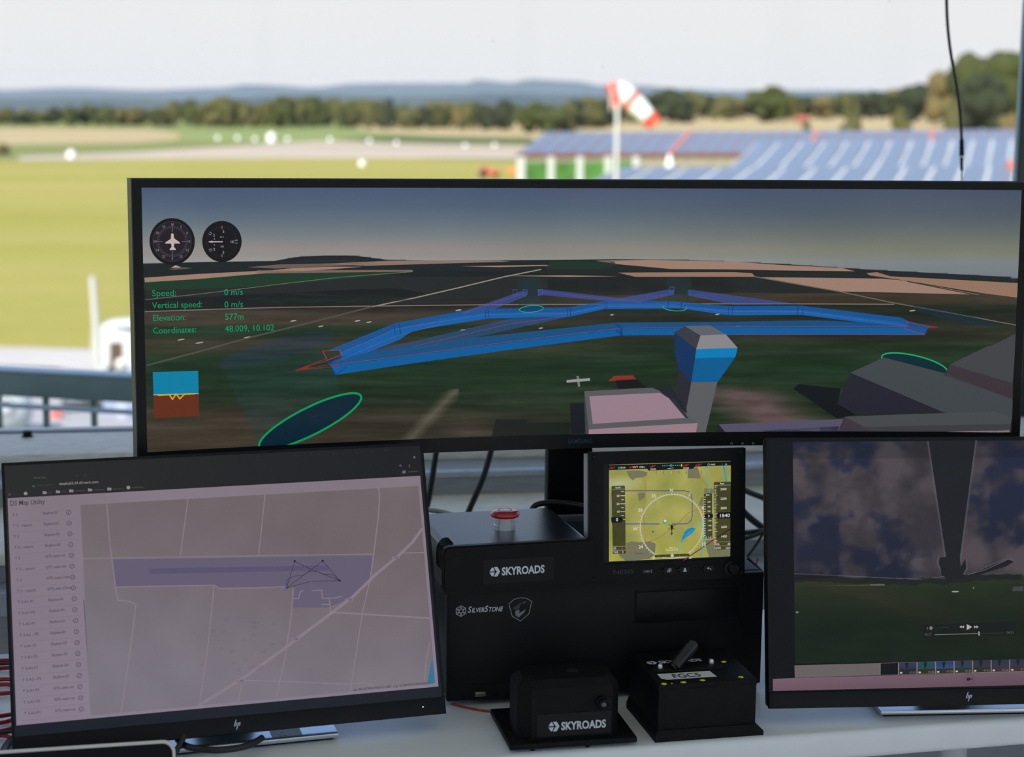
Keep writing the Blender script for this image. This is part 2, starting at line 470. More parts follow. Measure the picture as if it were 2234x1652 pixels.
# side and back windows
def side_window(name, ax, lo, hi, at, label):
    def bx(a0, a1, b0, b1, z0, z1, bv=0):
        return box(BM(), a0, a1, b0, b1, z0, z1, bv) if ax == 0 else box(BM(), b0, b1, a0, a1, z0, z1, bv)
    w = struct(name, bx(lo, hi, at - .05, at + .05, PAR, PAR + .06), M_frame, label)
    obj('head_rail', bx(lo, hi, at - .05, at + .05, ZC - .08, ZC), M_frame, w)
    n = 4
    for i in range(n + 1):
        c = lo + (hi - lo) * i / n
        obj('post', bx(c - .05, c + .05, at - .05, at + .05, PAR + .06, ZC - .08), M_frame, w)
        if i < n: obj('pane', bx(c + .05, c + (hi - lo) / n - .05, at - .004, at + .004, PAR + .06, ZC - .08), M_glass, w)
side_window('window_2', 0, X0, X1, Y0 - .1, 'window band in the back wall')
side_window('window_3', 1, Y0 - .1, Y1 - .1, X0 - .1, 'window band in the left wall')
side_window('window_4', 1, Y0 - .1, Y1 - .1, X1 + .1, 'window band in the right wall')

# window latch knob standing on the bottom rail
kp = at_z(60, 953, .863)
t = thing('latch_knob', 'small black latch knob on the worn aluminium window sill', 'knob', (kp.x, kp.y, .863))
obj('flange', lathe(BM(), [(0, 0), (.012, 0), (.012, .0015), (0, .0015)], n=24), M_black, t, 40)
obj('cap', lathe(BM(), [(0, .0015), (.0085, .0015), (.009, .003), (.009, .011), (.008, .0125), (0, .0125)], n=12), M_black, t, 30)

# ================================================================== DESK
M_desk = mat('white_desk_laminate', (.84, .84, .84), .38, noise_amt=.03, noise_scale=14, bump=.03, bump_scale=300)
dk = thing('desk', 'white laminate desk carrying the monitors and black boxes', 'desk', (.527, 1.969, 0), R(3))
bm = box(BM(), -1.9, 1.45, 0, .535, .701, DESK)
es = [e for e in bm.edges if all(v.co.y < .001 for v in e.verts) and along(0)(e)]
bmesh.ops.bevel(bm, geom=es, offset=.009, segments=5, affect='EDGES', profile=.5)
obj('desk_top', bm, M_desk, dk, 40)
for x in (-1.82, .455, 1.37):
    for y in (.07, .47):
        obj('leg', cyl(BM(), (x, y, 0), (x, y, .701), .019), mat('desk_leg_paint', (.5, .51, .52), .4, noise_amt=.03), dk, 40)
obj('crossbar', box(BM(), -1.82, 1.37, .46, .48, .60, .66), MATS['desk_leg_paint'], dk)

# ================================================================== PC CASE
PCX0, PCX1, PCY, PCT = .294, .734, 2.145, .908
pc = thing('desktop_computer', 'wide black desktop computer case under the red-button box and avionics display', 'computer', (PCX0, PCY, DESK), R(1.5))
w = PCX1 - PCX0; h = PCT - DESK
obj('case_body', box(BM(), .002, w - .002, .012, .355, .010, h, .002), M_satin, pc, 40)
bm = box(BM(), 0, w, 0, .014, .008, h - .001, .003)
obj('front_panel', bm, M_blackmatte, pc, 40)
fx = lambda X: X - PCX0
fz = lambda Z: Z - DESK
bc = obj('drive_bay_cover', box(BM(), .2585, .405, -.0012, .004, .104, .147, .001), M_black, pc, 40)
for a, b, c, d in ((.2565, .2585, .102, .149), (.405, .407, .102, .149), (.2565, .407, .147, .149), (.2565, .407, .102, .104)):
    obj('groove', box(BM(), a, b, -.0003, .003, c, d), mat('groove_black', (.001, .001, .001), .9, noise_amt=.05), bc)
for x in (.04, w - .04):
    for y in (.05, .30): obj('foot', cyl(BM(), (x, y, 0), (x, y, .012), .014), M_black, pc, 40)
# front ports in their slanted recess
pf = obj('port_recess', prism(BM(), [(.021, -.0006, .030), (.042, -.0006, .008), (.15, -.0006, .008), (.15, -.0006, .030)], (0, .002, 0)), MATS['groove_black'], pc)
bm = box(BM(), .0385, .0535, -.0022, .001, .0135, .0205, .0008)
up_ = obj('usb_port', bm, mat('usb_shell', (.18, .17, .16), .35, .8, noise_amt=.05), pc, 40)
obj('contacts', box(BM(), .0405, .0515, -.0026, -.002, .0178, .0195), mat('brass_contact', (.65, .55, .36), .3, .9, noise_amt=.05), up_)
for x in (.067, .083): obj('audio_jack', lathe(BM(), [(.0018, -.001), (.0032, .0014), (.0038, .0008), (.0038, -.001)], (x, -.0006, .0165), 20, (0, -1, 0)), M_black, pc, 40)
# SilverStone snowflake badge and lettering, shield badge
hexa = [(math.sin(R(60 * k)), math.cos(R(60 * k))) for k in range(6)]
polys = stroke([(x * .0073, y * .0073) for x, y in hexa], .0008, True)
for x, y in hexa:
    polys += stroke([(x * .002, y * .002), (x * .0058, y * .0058)], .0007)
    for q in (.0028, .0046): polys += stroke([(x * q - y * .0009, y * q + x * .0009), (x * q + y * .0009, y * q - x * .0009)], .0009)
flat_part('snowflake_badge', polys, pc, (.0190, -.0002, .1328), (1, 0, 0), (0, 0, 1), M_white_ink)
xx = .0278
for ch, s in (('S', .0118), ('ILVER', .0088), ('S', .0118), ('TONE', .0088)):
    tr, tw = text_tris(ch, .018, .25)
    text_part('brand_lettering', ch, pc, (xx, -.0003, .1302), (1, 0, 0), (0, 0, 1), s, M_white_ink, .018, .25, width=tw * s * .80)
    xx += tw * s * .80 - .0002
sc = [(-.0155, .0085), (-.0085, .0145), (0, .0163), (.0085, .0150), (.0155, .0105), (.0118, -.0065), (.0005, -.0158), (-.0108, -.0085)]
flat_part('shield_badge', stroke(sc, .0008, True), pc, (.0990, -.0003, .1310), (1, 0, 0), (0, 0, 1), M_grey_ink)
flat_part('shield_crest', [[(-.0105, .0025), (.0025, .0105), (.0010, .0075), (-.0020, .0005), (-.0075, -.0005)]], pc, (.0990, -.0003, .1310), (1, 0, 0), (0, 0, 1), M_dim_ink)
flat_part('shield_crest', [[(.003, .009), (.0088, .0118), (.0045, .0080)], [(-.0065, -.0015), (-.001, 0), (-.0015, -.005), (.0065, -.0005), (.0078, .0005), (.0055, -.0042), (-.002, -.0108), (-.0065, -.0072)]], pc, (.0990, -.0003, .1310), (1, 0, 0), (0, 0, 1), mat('badge_grey', (.22, .24, .27), .4, noise_amt=.03))

# ================================================================== MONITORS
def ring_frame(x0, x1, z0, z1, l, r, t, b, y0, y1, bev=.0008):
    bm = BM()
    box(bm, x0, x0 + l, y0, y1, z0 + b, z1 - t); box(bm, x1 - r, x1, y0, y1, z0 + b, z1 - t)
    box(bm, x0, x1, y0, y1, z1 - t, z1); box(bm, x0, x1, y0, y1, z0, z0 + b)
    return bm
def office_monitor(label, X, Y, Zc, yaw, tilt, half, front):
    W, H = .532, .352
    rt = thing('office_monitor', label, 'monitor', (X, Y, DESK), yaw, None)
    PM = Matrix.Translation((0, 0, Zc - DESK)) @ Matrix.Rotation(-tilt, 4, 'X')
    obj('housing', box(BM(), -W / 2, W / 2, .003, .024, -H / 2, H / 2, .004), M_black, rt, 40, PM)
    obj('back_shell', box(BM(), -.17, .17, .022, .045, -.11, .11, .012), M_black, rt, 40, PM)
    obj('bezel', ring_frame(-W / 2, W / 2, -H / 2, H / 2, .0035, .0035, .0035, .001, -.0010, .006), M_black, rt, 40, PM)
    obj('chin', box(BM(), -W / 2, W / 2, -.0022, .006, -H / 2, -H / 2 + .0215, .0012), M_black, rt, 40, PM)
    scr = obj('screen', box(BM(), -W / 2 + .003, W / 2 - .003, 0, .004, -H / 2 + .021, H / 2 - .003), mat('panel_glass', (.008, .010, .014), .38, spec=.22, noise_amt=.02), rt)
    scr.matrix_local = PM
    k = .0052   # hp mark: four slanted bars
    sl = .36
    def bar(x, z0, z1, wd): return [(x + z0 * sl - wd / 2, z0), (x + z0 * sl + wd / 2, z0), (x + z1 * sl + wd / 2, z1), (x + z1 * sl - wd / 2, z1)]
    polys = [bar(-.0030, -.0022, .0058, .0012), bar(-.0008, -.0022, .0016, .0012), bar(.0012, -.0062, .0022, .0012), bar(.0032, -.0020, .0022, .0012),
             [(-.0018, .0012), (-.0002, .0024), (.0004, .0020), (-.001, .0010)], [(.0018, .0014), (.0042, .0024), (.0046, .0017), (.002, .0008)]]
    lg = flat_part('maker_mark', polys, rt, (0, -.0024, -H / 2 + .0115), (1, 0, 0), (0, 0, 1), M_white_ink)
    lg.matrix_local = PM
    led = obj('status_light', cyl(BM(), (W / 2 - .030, -.0026, -H / 2 + .011), (W / 2 - .030, -.002, -H / 2 + .011), .0009, n=10), mat('status_led', (.8, .8, .75), .4, emit=((1, .95, .8), .6)), rt, None, PM)
    obj('stand_arm', box(BM(), -.045, .045, .05, .075, .012, .26, .006), M_silver, rt, 40)
    obj('mount_plate', box(BM(), -.06, .06, .030, .056, -.05, .05, .004), M_black, rt, 40, PM)
    bs = obj('stand_base', box(BM(), -half, half, front, front + .20, .0045, .0105, .0012), mat('monitor_base_silver', (.60, .62, .66), .22, .85, noise_amt=.02), rt, 40)
    obj('base_gap_shade', box(BM(), -half + .006, half - .006, front + .008, front + .192, 0, .005), M_black, rt)  # black block under the plate, standing in for the shaded gap there
    M = Matrix.Translation((X, Y, DESK)) @ Matrix.Rotation(yaw, 4, 'Z') @ PM
    return rt, scr, M, bs
hpl, scrL, ML, baseL = office_monitor('black monitor showing a pale map page, tilted back beside the red-button box', .010, 2.086, .929, R(7.3), R(20.9), .128, -.057)
st = obj('sticker', box(BM(), .045, .083, -.052, -.024, .0105, .0109), mat('dark_sticker', (.02, .03, .045), .4, noise_amt=.1), hpl)
text_part('sticker_lettering', 'SO.', hpl, (.0640, -.0495, .0109), (0, 1, 0), (-1, 0, 0), .013, M_white_ink, .01)
hpr, scrR, MR, baseR = office_monitor('black monitor playing a dark sky video, by the yellow-dotted box', .968, 2.030, .935, R(-5.3), R(10.9), .112, -.018)

# ---- big curved monitor
CR = 2.627; AW, AH = 1.196, .3394
SX, SY, SZ = .5041, 2.256, EYE.z - .2688
STY = 2.41
cm = thing('curved_monitor', 'very wide curved black monitor showing a flight simulation, standing on the computer case', 'monitor', (SX, STY, PCT), R(-.2))
CPM = Matrix.Translation((0, SY - STY, SZ - PCT)) @ Matrix.Rotation(-R(1.7), 4, 'X')
def cbox(bm, u0, u1, v0, v1, d0, d1, n=40, crown=0):
    vs = []
    for i in range(n + 1):
        u = u0 + (u1 - u0) * i / n; th = u / CR; q = []
        for d, v in ((d0, v0), (d0, v1), (d1, v1), (d1, v0)):
            q.append(bm.verts.new(((CR + d) * math.sin(th), -CR + (CR + d) * math.cos(th), v)))
        vs.append(q)
    for a, b in zip(vs[:-1], vs[1:]):
        for k in range(4): bm.faces.new((a[k], a[(k + 1) % 4], b[(k + 1) % 4], b[k]))
    bm.faces.new(vs[0][::-1]); bm.faces.new(vs[-1]); return bm
ow = AW / 2 + .0125; vt, vb = AH / 2 + .0105, -AH / 2 - .020
bm = cbox(BM(), -ow, ow, vb, vt, .002, .028)
es = [e for e in bm.edges if e.calc_face_angle(0) > R(60)]
bmesh.ops.bevel(bm, geom=es, offset=.005, segments=3, affect='EDGES', profile=.5)
obj('housing', bm, mat('dark_shell', (.020, .022, .024), .35, noise_amt=.05), cm, 40, CPM)
obj('back_shell', cbox(BM(), -.30, .30, -.12, .12, .026, .075), M_black, cm, 40, CPM)
bm = BM()
cbox(bm, -ow + .002, ow - .002, vt - .012, vt - .002, -.0015, .004); cbox(bm, -ow + .002, -AW / 2, vb + .002, vt - .002, -.0015, .004, 1); cbox(bm, AW / 2, ow - .002, vb + .002, vt - .002, -.0015, .004, 1)
obj('bezel', bm, M_black, cm, 40, CPM)
obj('lower_bezel', cbox(BM(), -ow + .002, ow - .002, vb + .001, -AH / 2, -.0025, .004), M_black, cm, 40, CPM)
scrC = obj('screen', cbox(BM(), -AW / 2, AW / 2, -AH / 2, AH / 2, .0008, .0035), MATS['panel_glass'], cm, 60)
scrC.matrix_local = CPM
MC = Matrix.Translation((SX, STY, PCT)) @ Matrix.Rotation(R(-.2), 4, 'Z') @ CPM
PC_ = Picture(MC, scrC, CR)
def on_curve(px, py, off=.0028):
    u, v = PC_.uv(px, py); th = u / CR
    return u, Vector(((CR - off) * math.sin(th), -CR + (CR - off) * math.cos(th), v)), Vector((math.cos(th), -math.sin(th), 0))
u, p, rr = on_curve(1238, 967)
lg = text_part('maker_lettering', 'SAMSUNG', cm, p, rr, (0, 0, 1), .0085, mat('dim_blue_print', (.02, .07, .10), .3, noise_amt=.05), .01, width=.0345)
lg.matrix_local = CPM
for x in (1595, 1619, 1642):
    u, p, rr = on_curve(x, 967, .0026)
    o = obj('touch_button', lathe(BM(), [(.0011, 0), (.0011, .0004), (.0017, .0004), (.0017, 0)], (0, 0, 0), 14, (0, -1, 0)), M_grey_ink, cm, None, CPM @ Matrix.Translation(p))
obj('stand_neck', box(BM(), -.0215, .0465, .012, .04, .022, .33, .004), M_black, cm, 40)
obj('stand_hinge', box(BM(), -.05, .05, -.10, .03, .27, .34, .008), M_black, cm, 40)
bm = BM()
prism(bm, [(-.05, -.02, 0), (.075, -.02, 0), (.20, -.135, 0), (.225, -.115, 0), (.10, .06, 0), (-.07, .06, 0)], (0, 0, .020))
bmesh.ops.bevel(bm, geom=[e for e in bm.edges], offset=.0015, segments=2, affect='EDGES')
obj('stand_base', bm, mat('slate_base', (.09, .11, .14), .3, .4, noise_amt=.05), cm, 40)

# ================================================================== RED-BUTTON BOX
eb = thing('control_box', 'black plastic box with a red mushroom stop button on its lid', 'control box', (.283, 2.098, PCT), R(5))
W_, D_, H_ = .203, .190, .0635
bm = box(BM(), .003, W_ - .003, .008, D_, .001, H_)
bmesh.ops.bevel(bm, geom=[e for e in bm.edges if along(1)(e)], offset=.009, segments=4, affect='EDGES', profile=.5)
bmesh.ops.bevel(bm, geom=[e for e in bm.edges if all(v.co.y > D_ - .001 for v in e.verts)], offset=.002, segments=2, affect='EDGES')
obj('case', bm, mat('textured_black_case', (.008, .009, .011), .26, spec=.35, bump=.12, bump_scale=800), eb, 35)
bm = box(BM(), 0, W_, 0, .010, 0, H_ + .001)
bmesh.ops.bevel(bm, geom=[e for e in bm.edges if along(1)(e)], offset=.009, segments=4, affect='EDGES', profile=.5)
bmesh.ops.bevel(bm, geom=[e for e in bm.edges if all(v.co.y < .0005 for v in e.verts)], offset=.002, segments=2, affect='EDGES')
obj('front_cover', bm, M_satin, eb, 35)
for i in range(6):   # moulded vent ribs over the left shoulder
    y = .018 + i * .0055
    obj('vent_rib', tube(BM(), [(.0015, y, .030), (.0015, y, .050), (.004, y, .0585), (.010, y, H_ + .0008), (.017, y, H_ + .0009)], .0009, 6, 3), M_black, eb, 60)
obj('label_plate', box(BM(), .052, .148, -.0007, .001, .012, .045, .0003), M_blackmatte, eb)
def skyroads(root, origin, right, up, width, tm):
    """hexagon mark with an aircraft notch and the word SKYROADS"""
    hgt = width * .158
    r = hgt * .62
    # hexagon: solid right two thirds, three slivers on the left
    polys = [[(-.15, .87), (.5, .87), (1, 0), (.5, -.87), (-.15, -.87), (.28, -.12), (.55, 0), (.28, .12)],
             [(-.28, .80), (-.52, .80), (-.94, .10), (.02, .10)], [(-.28, -.80), (-.52, -.80), (-.94, -.10), (.02, -.10)]]
    flat_part('hexagon_mark', [[(x * r + r, y * r + hgt * .42) for x, y in p] for p in polys], root, origin, right, up, tm)
    right_ = Vector(right).normalized()
    text_part('lettering', 'SKYROADS', root, Vector(origin) + right_ * (2.3 * r), right, up, hgt * 1.22, tm, .034, width=width - 2.3 * r)
skyroads(eb, (.0605, -.0008, .0235), (1, 0, 0), (0, 0, 1), .0745, M_white_ink)
sb = obj('stop_button', lathe(BM(), [(0, .0), (.0143, 0), (.0143, .006), (.0135, .0065), (.0135, .016), (.0125, .0165), (0, .0165)], (.103, .083, H_), 40), M_chrome, eb, 35)
red = mat('red_button_plastic', (.42, .012, .016), .22, noise_amt=.04, coat=.5)
cap = obj('mushroom_cap', lathe(BM(), [(0, .0155), (.010, .0155), (.0185, .0175), (.0198, .0195), (.0195, .022), (.017, .0242), (.0115, .0256), (.006, .0262), (0, .0264)], (.103, .083, H_), 40), red, sb, 50)
obj('arrow_ring', lathe(BM(), [(.0085, .0263), (.0100, .0261), (.0101, .0256), (.0085, .0258)], (.103, .083, H_), 40), mat('pale_arrow_print', (.62, .25, .25), .4, noise_amt=.02), sb)

# ================================================================== AVIONICS DISPLAY
NX, NY, NZ = .5892, 2.137, EYE.z - .524
nv = thing('avionics_display', 'square black avionics display with a lit green map, beside the red-button box', 'display', (NX, NY, PCT), R(1.5))
NPM = Matrix.Translation((0, 0, NZ - PCT)) @ Matrix.Rotation(-R(4.2), 4, 'X')
fw_, ft, fb = .108, .0825, -.0935
obj('face_plate', ring_frame(-fw_, fw_, fb, ft, fw_ - .088, fw_ - .088, ft - .067, -fb - .067, -.002, .007), mat('anodised_black', (.003, .0032, .0038), .5, spec=.17, bump=.05, bump_scale=900), nv, 40, NPM)
obj('housing', box(BM(), -fw_ - .001, fw_ - .010, .007, .024, fb + .004, ft - .004), M_steel, nv, None, NPM)
scrN = obj('screen', box(BM(), -.0885, .0885, .001, .008, -.0675, .0675), MATS['panel_glass'], nv); scrN.matrix_local = NPM
for x in (-fw_ + .0065, fw_ - .0065):
    for z in (ft - .0055, fb + .006):
        sr = obj('screw', lathe(BM(), [(0, .0025), (.0022, .0023), (.0034, .001), (.0034, -.001)], (x, -.002, z), 14, (0, -1, 0)), M_black, nv, 40, NPM)
MN = Matrix.Translation((NX, NY, PCT)) @ Matrix.Rotation(R(1.5), 4, 'Z') @ NPM
PN = Picture(MN, scrN)
def nuv(px, py): return PN.uv(px, py)
def nbtn(px0, px1, py, hh):
    (a, z), (b, _) = nuv(px0, py), nuv(px1, py)
    bm = box(BM(), a, b, -.0042, -.001, z - hh, z + hh)
    bmesh.ops.bevel(bm, geom=[e for e in bm.edges if along(1)(e)], offset=hh * .75, segments=4, affect='EDGES')
    return obj('push_button', bm, M_black, nv, 40, NPM), (a + b) / 2, z
b1, x1, z1 = nbtn(1442, 1474, 1244, .0042)
o = flat_part('button_icon', stroke([(-.0022, -.0022), (.0008, -.0022), (.0008, .0006), (-.0022, .0006)], .0007, True) + stroke([(-.0006, -.0006), (.0024, -.0006), (.0024, .0022), (-.0006, .0022)], .0007, True), b1, (x1, -.0043, z1), (1, 0, 0), (0, 0, 1), M_white_ink); o.matrix_local = NPM
b2, x2, z2 = nbtn(1476, 1508, 1242.5, .0042)
o = flat_part('button_icon', [[(-.0026, -.0026), (.0026, -.0026), (.0020, -.0008), (-.0020, -.0008)], [(math.cos(R(a)) * .0015, .0008 + math.sin(R(a)) * .0017) for a in range(0, 360, 36)]], b2, (x2, -.0043, z2), (1, 0, 0), (0, 0, 1), M_white_ink); o.matrix_local = NPM
b3, x3, z3 = nbtn(1529, 1560, 1240, .0042)
o = flat_part('button_icon', [[(-.003, .0006), (-.0005, .0026), (-.0005, -.0014)]] + stroke([(-.0005, .0006), (.0014, .0004), (.0028, -.0016)], .0010), b3, (x3, -.0043, z3), (1, 0, 0), (0, 0, 1), M_white_ink); o.matrix_local = NPM
(a, z), (b, _) = nuv(1401, 1246.5), nuv(1422, 1246.5)
us = obj('usb_port', box(BM(), a, b, -.0026, 0, z - .0025, z + .0025), mat('port_dark', (.003, .003, .003), .5, noise_amt=.05), nv, None, NPM)
o = flat_part('usb_icon', stroke([(-.004, -.0003), (.003, -.0003)], .0007) + stroke([(-.002, -.0003), (.001, .0012)], .0005) + [[(.0052, -.002), (.0058, -.002), (.0058, .002), (.0052, .002)]], us, ((a + b) / 2, -.0027, z), (1, 0, 0), (0, 0, 1), M_grey_ink); o.matrix_local = NPM
ku, kv = nuv(1594, 1239)
obj('rotary_knob', lathe(BM(), [(0, .014), (.0055, .0138), (.0066, .0125), (.0072, .004), (.0105, .003), (.0108, 0), (0, 0)], (ku, -.002, kv), 28, (0, -1, 0)), M_black, nv, 40, NPM)
tu, tv = nuv(1336, 1252)
o = text_part('maker_lettering', 'NESIS', nv, (tu, -.0022, tv), (1, 0, 0), (0, 0, 1), .0075, M_dim_ink, 0, width=.0285); o.matrix_local = NPM

# ================================================================== SENSOR BOX WITH LENS
sn = thing('camera_box', 'black chamfered box with a small lens on a wide base plate', 'camera box', (.350, 1.972, DESK), R(1.5))
obj('base_plate', box(BM(), 0, .163, 0, .132, .004, .011, .0008), M_print, sn, 30)
for x, y in ((.03, .006), (.10, .006), (.03, .12), (.10, .12)): obj('screw_foot', cyl(BM(), (x, y, 0), (x, y, .0045), .0028, n=10), M_black, sn)
# body footprint with chamfered upright corners and sloped shoulders
def chamfer_body(x0, x1, y0, y1, z0, z1, c, s):
    def loop(i, z):
        a, b, d, e = x0 + i, x1 - i, y0 + i, y1 - i
        return [(a + c, d, z), (b - c * .6, d, z), (b, d + c * .6, z), (b, e - c * .6, z), (b - c * .6, e, z), (a + c, e, z), (a, e - c, z), (a, d + c, z)]
    bm = BM(); L = [[bm.verts.new(p) for p in loop(i, z)] for i, z in ((0, z0), (0, z1 - s), (s, z1))]
    for A, B in zip(L[:-1], L[1:]):
        for k in range(8): bm.faces.new((A[k], A[(k + 1) % 8], B[(k + 1) % 8], B[k]))
    bm.faces.new(L[-1]); bm.faces.new(L[0][::-1]); return bm
obj('body', chamfer_body(.014, .143, .012, .088, .011, .0855, .016, .009), M_print, sn, 20)
obj('top_hole', lathe(BM(), [(0, .0003), (.007, .0003), (.008, 0)], (.090, .050, .0855), 20), MATS['groove_black'], sn)
obj('label_plate', box(BM(), .036, .132, .0113, .0125, .014, .044, .0003), M_black, sn)
skyroads(sn, (.0505, .0112, .0225), (1, 0, 0), (0, 0, 1), .0745, M_white_ink)
ln = obj('lens_barrel', lathe(BM(), [(.0085, -.001), (.0085, .006), (.0075, .0065), (.0070, .0145), (.0060, .015), (.0035, .012)], (.1195, .0125, .0555), 24, (0, -1, 0)), M_black, sn, 40)
obj('lens_glass', lathe(BM(), [(0, .0130), (.0022, .0126), (.0038, .0118)], (.1195, .0125, .0555), 20, (0, -1, 0)), mat('pinkish_lens', (.10, .05, .07), .08, spec=.8, noise_amt=.02), ln, 60)

# ================================================================== CONTROLLER BOX FGC5
fg = thing('controller_box', 'black printed box with a tilted handle, white label and yellow paint dots on its lid', 'controller box', (.5405, 1.982, DESK), R(2.5))
bm = box(BM(), .001, .131, .001, .130, .011, .0735, .0008)
obj('body', bm, M_print, fg, 30)
obj('lid', box(BM(), 0, .132, 0, .131, .0675, .0755, .0018), M_print, fg, 30)
bm = BM(); prism(bm, [(0, -.0005, 0), (.142, -.0005, 0), (.142, -.0005, .006), (.1315, -.0005, .0155), (.0005, -.0005, .0155), (-.0025, -.0005, .008), (-.0025, -.0005, 0)], (0, .131, 0))
obj('base_flange', bm, M_print, fg)
zt = .0757
# label with cut corner
lb = flat_part('paper_label', [[(.0165, .0165), (.083, .0165), (.081, .0400), (.0105, .0400), (.0105, .0225)]], fg, (0, 0, zt), (1, 0, 0), (0, 1, 0), mat('label_paper', (.74, .74, .72), .5, noise_amt=.04), .0003)
text_part('label_lettering', 'FGC5', fg, (.0265, .0205, zt + .0003), (1, 0, 0), (0, 1, 0), .0205, mat('black_ink', (.01, .01, .01), .6, noise_amt=.02), .004, width=.0375)
skyroads(fg, (.0095, .0795, zt), (1, 0, 0), (0, 1, 0), .0755, M_white_ink)
M_yel = mat('yellow_paint', (.85, .84, .04), .45, noise_amt=.2, noise_scale=300)
rnd = random.Random(4)
for (x, y, s) in ((.0085, .0035, 1.), (.0345, .0050, .95), (.0610, .0080, .9), (.113, .0105, .9), (.112, .0725, 1.), (.0185, .003, .35)):
    bm = BM(); n = 11; ring = [bm.verts.new((x + math.cos(2 * math.pi * k / n) * .0042 * s * rnd.uniform(.7, 1.15), y + math.sin(2 * math.pi * k / n) * .0042 * s * rnd.uniform(.7, 1.15) , zt - .0002)) for k in range(n)]
    c = bm.verts.new((x, y, zt + .0012 * s))
    for k in range(n): bm.faces.new((ring[k], ring[(k + 1) % n], c))
    obj('paint_dot', bm, M_yel, fg, 60)
# handle plate, bolts and slanting round handle
hp_ = obj('handle_plate', box(BM(), .008, .104, .046, .074, zt - .0005, zt + .0015, .0006), M_black, fg, 40)
for x, y in ((.0205, .059), (.0925, .066)):
    bt = obj('bolt', lathe(BM(), [(0, .0062), (.0026, .0055), (.0034, .003), (.0034, 0)], (x, y, zt + .0012), 12), M_chrome, fg, 40)
bm = BM(); cyl(bm, (.036, .054, zt + .001), (.072, .0765, zt + .026), .0082, .0088, 24)
bmesh.ops.bevel(bm, geom=[e for e in bm.edges if len(e.link_faces) == 2 and e.calc_face_angle(0) > R(60)], offset=.003, segments=3, affect='EDGES')
obj('handle', bm, mat('glossy_black_handle', (.012, .013, .016), .18, noise_amt=.03), fg, 35)
obj('connector', lathe(BM(), [(0, .006), (.003, .006), (.0032, .001), (.0045, 0), (0, 0)], (.132, .022, .027), 14, (1, 0, 0)), M_chrome, fg, 40)
obj('connector', lathe(BM(), [(0, .006), (.0025, .006), (.0028, 0), (0, 0)], (.132, .022, .017), 14, (1, 0, 0)), M_chrome, fg, 40)

# ================================================================== LAPTOP on a pedestal in front of the desk
pd = thing('drawer_pedestal', 'low grey drawer pedestal in front of the desk carrying the laptop', 'cabinet', (-.215, 1.66, 0))
obj('carcass', box(BM(), -.24, .24, -.22, .22, .02, .575, .004), mat('pedestal_grey', (.42, .43, .44), .5, noise_amt=.03), pd, 40)
for i in range(3):
    dr = obj('drawer', box(BM(), -.235, .235, -.236, -.22, .04 + i * .178, .205 + i * .178, .003), MATS['pedestal_grey'], pd, 40)
    obj('handle', box(BM(), -.06, .06, -.246, -.236, .15 + i * .178, .162 + i * .178, .003), M_silver, dr, 40)
for x in (-.2, .2):
    for y in (-.18, .18): obj('foot', cyl(BM(), (x, y, 0), (x, y, .022), .015), M_black, pd, 40)
lp = thing('laptop', 'open laptop with a pale rounded lid rim and dark screen', 'laptop', (-.215, 1.66, .575), R(2.0))
lw = .336
bm = box(BM(), -lw / 2, lw / 2, -.115, .115, 0, .012)
bmesh.ops.bevel(bm, geom=[e for e in bm.edges if along(2)(e)], offset=.012, segments=5, affect='EDGES')
M_lid = mat('champagne_aluminium', (.66, .61, .53), .4, .2, noise_amt=.03)
obj('base', bm, M_lid, lp, 40)
kb = obj('keyboard', box(BM(), -.135, .135, -.01, .095, .0118, .0128), M_black, lp)
bm = BM()
for r_ in range(6):
    for c_ in range(14): box(bm, -.132 + c_ * .0189, -.1155 + c_ * .0189, -.006 + r_ * .0168, .0085 + r_ * .0168, .0125, .0142)
o = obj('keys', bm, M_blackmatte, kb); o['kind'] = 'stuff'
obj('touchpad', box(BM(), -.055, .055, -.10, -.02, .0115, .0124), M_silver, lp)
topz = .825 - .575; hy, hz = .112, .010
lean = math.atan2(1.85 - 1.66 - hy, topz - hz); ll = math.hypot(1.85 - 1.66 - hy, topz - hz)
LM = Matrix.Translation((0, hy, hz)) @ Matrix.Rotation(-lean, 4, 'X')
def rounded_sheet(x0, x1, z0, z1, r, y0, y1):
    pts = [(x0, y0, z0), (x1, y0, z0)]
    for cx_, a0 in ((x1 - r, 0), (x0 + r, 90)):
        pts += [(cx_ + r * math.cos(R(a0 + k * 10)), y0, z1 - r + r * math.sin(R(a0 + k * 10))) for k in range(10)]
    return prism(BM(), pts, (0, y1 - y0, 0))
xr = at_y(384, 1645, 1.85).x + .215 + .006
obj('lid', rounded_sheet(-lw / 2, xr, 0, ll, .014, 0, .007), M_lid, lp, None, LM)
obj('dark_screen', rounded_sheet(-lw / 2 + .0036, xr - .0034, .004, ll - .0036, .0115, -.0008, .001), mat('laptop_glass', (.003, .0032, .004), .4, spec=.15, noise_amt=.02), lp, None, LM)
obj('hinge', cyl(BM(), (-.11, hy + .003, hz), (.11, hy + .003, hz), .0045), M_black, lp, 40)

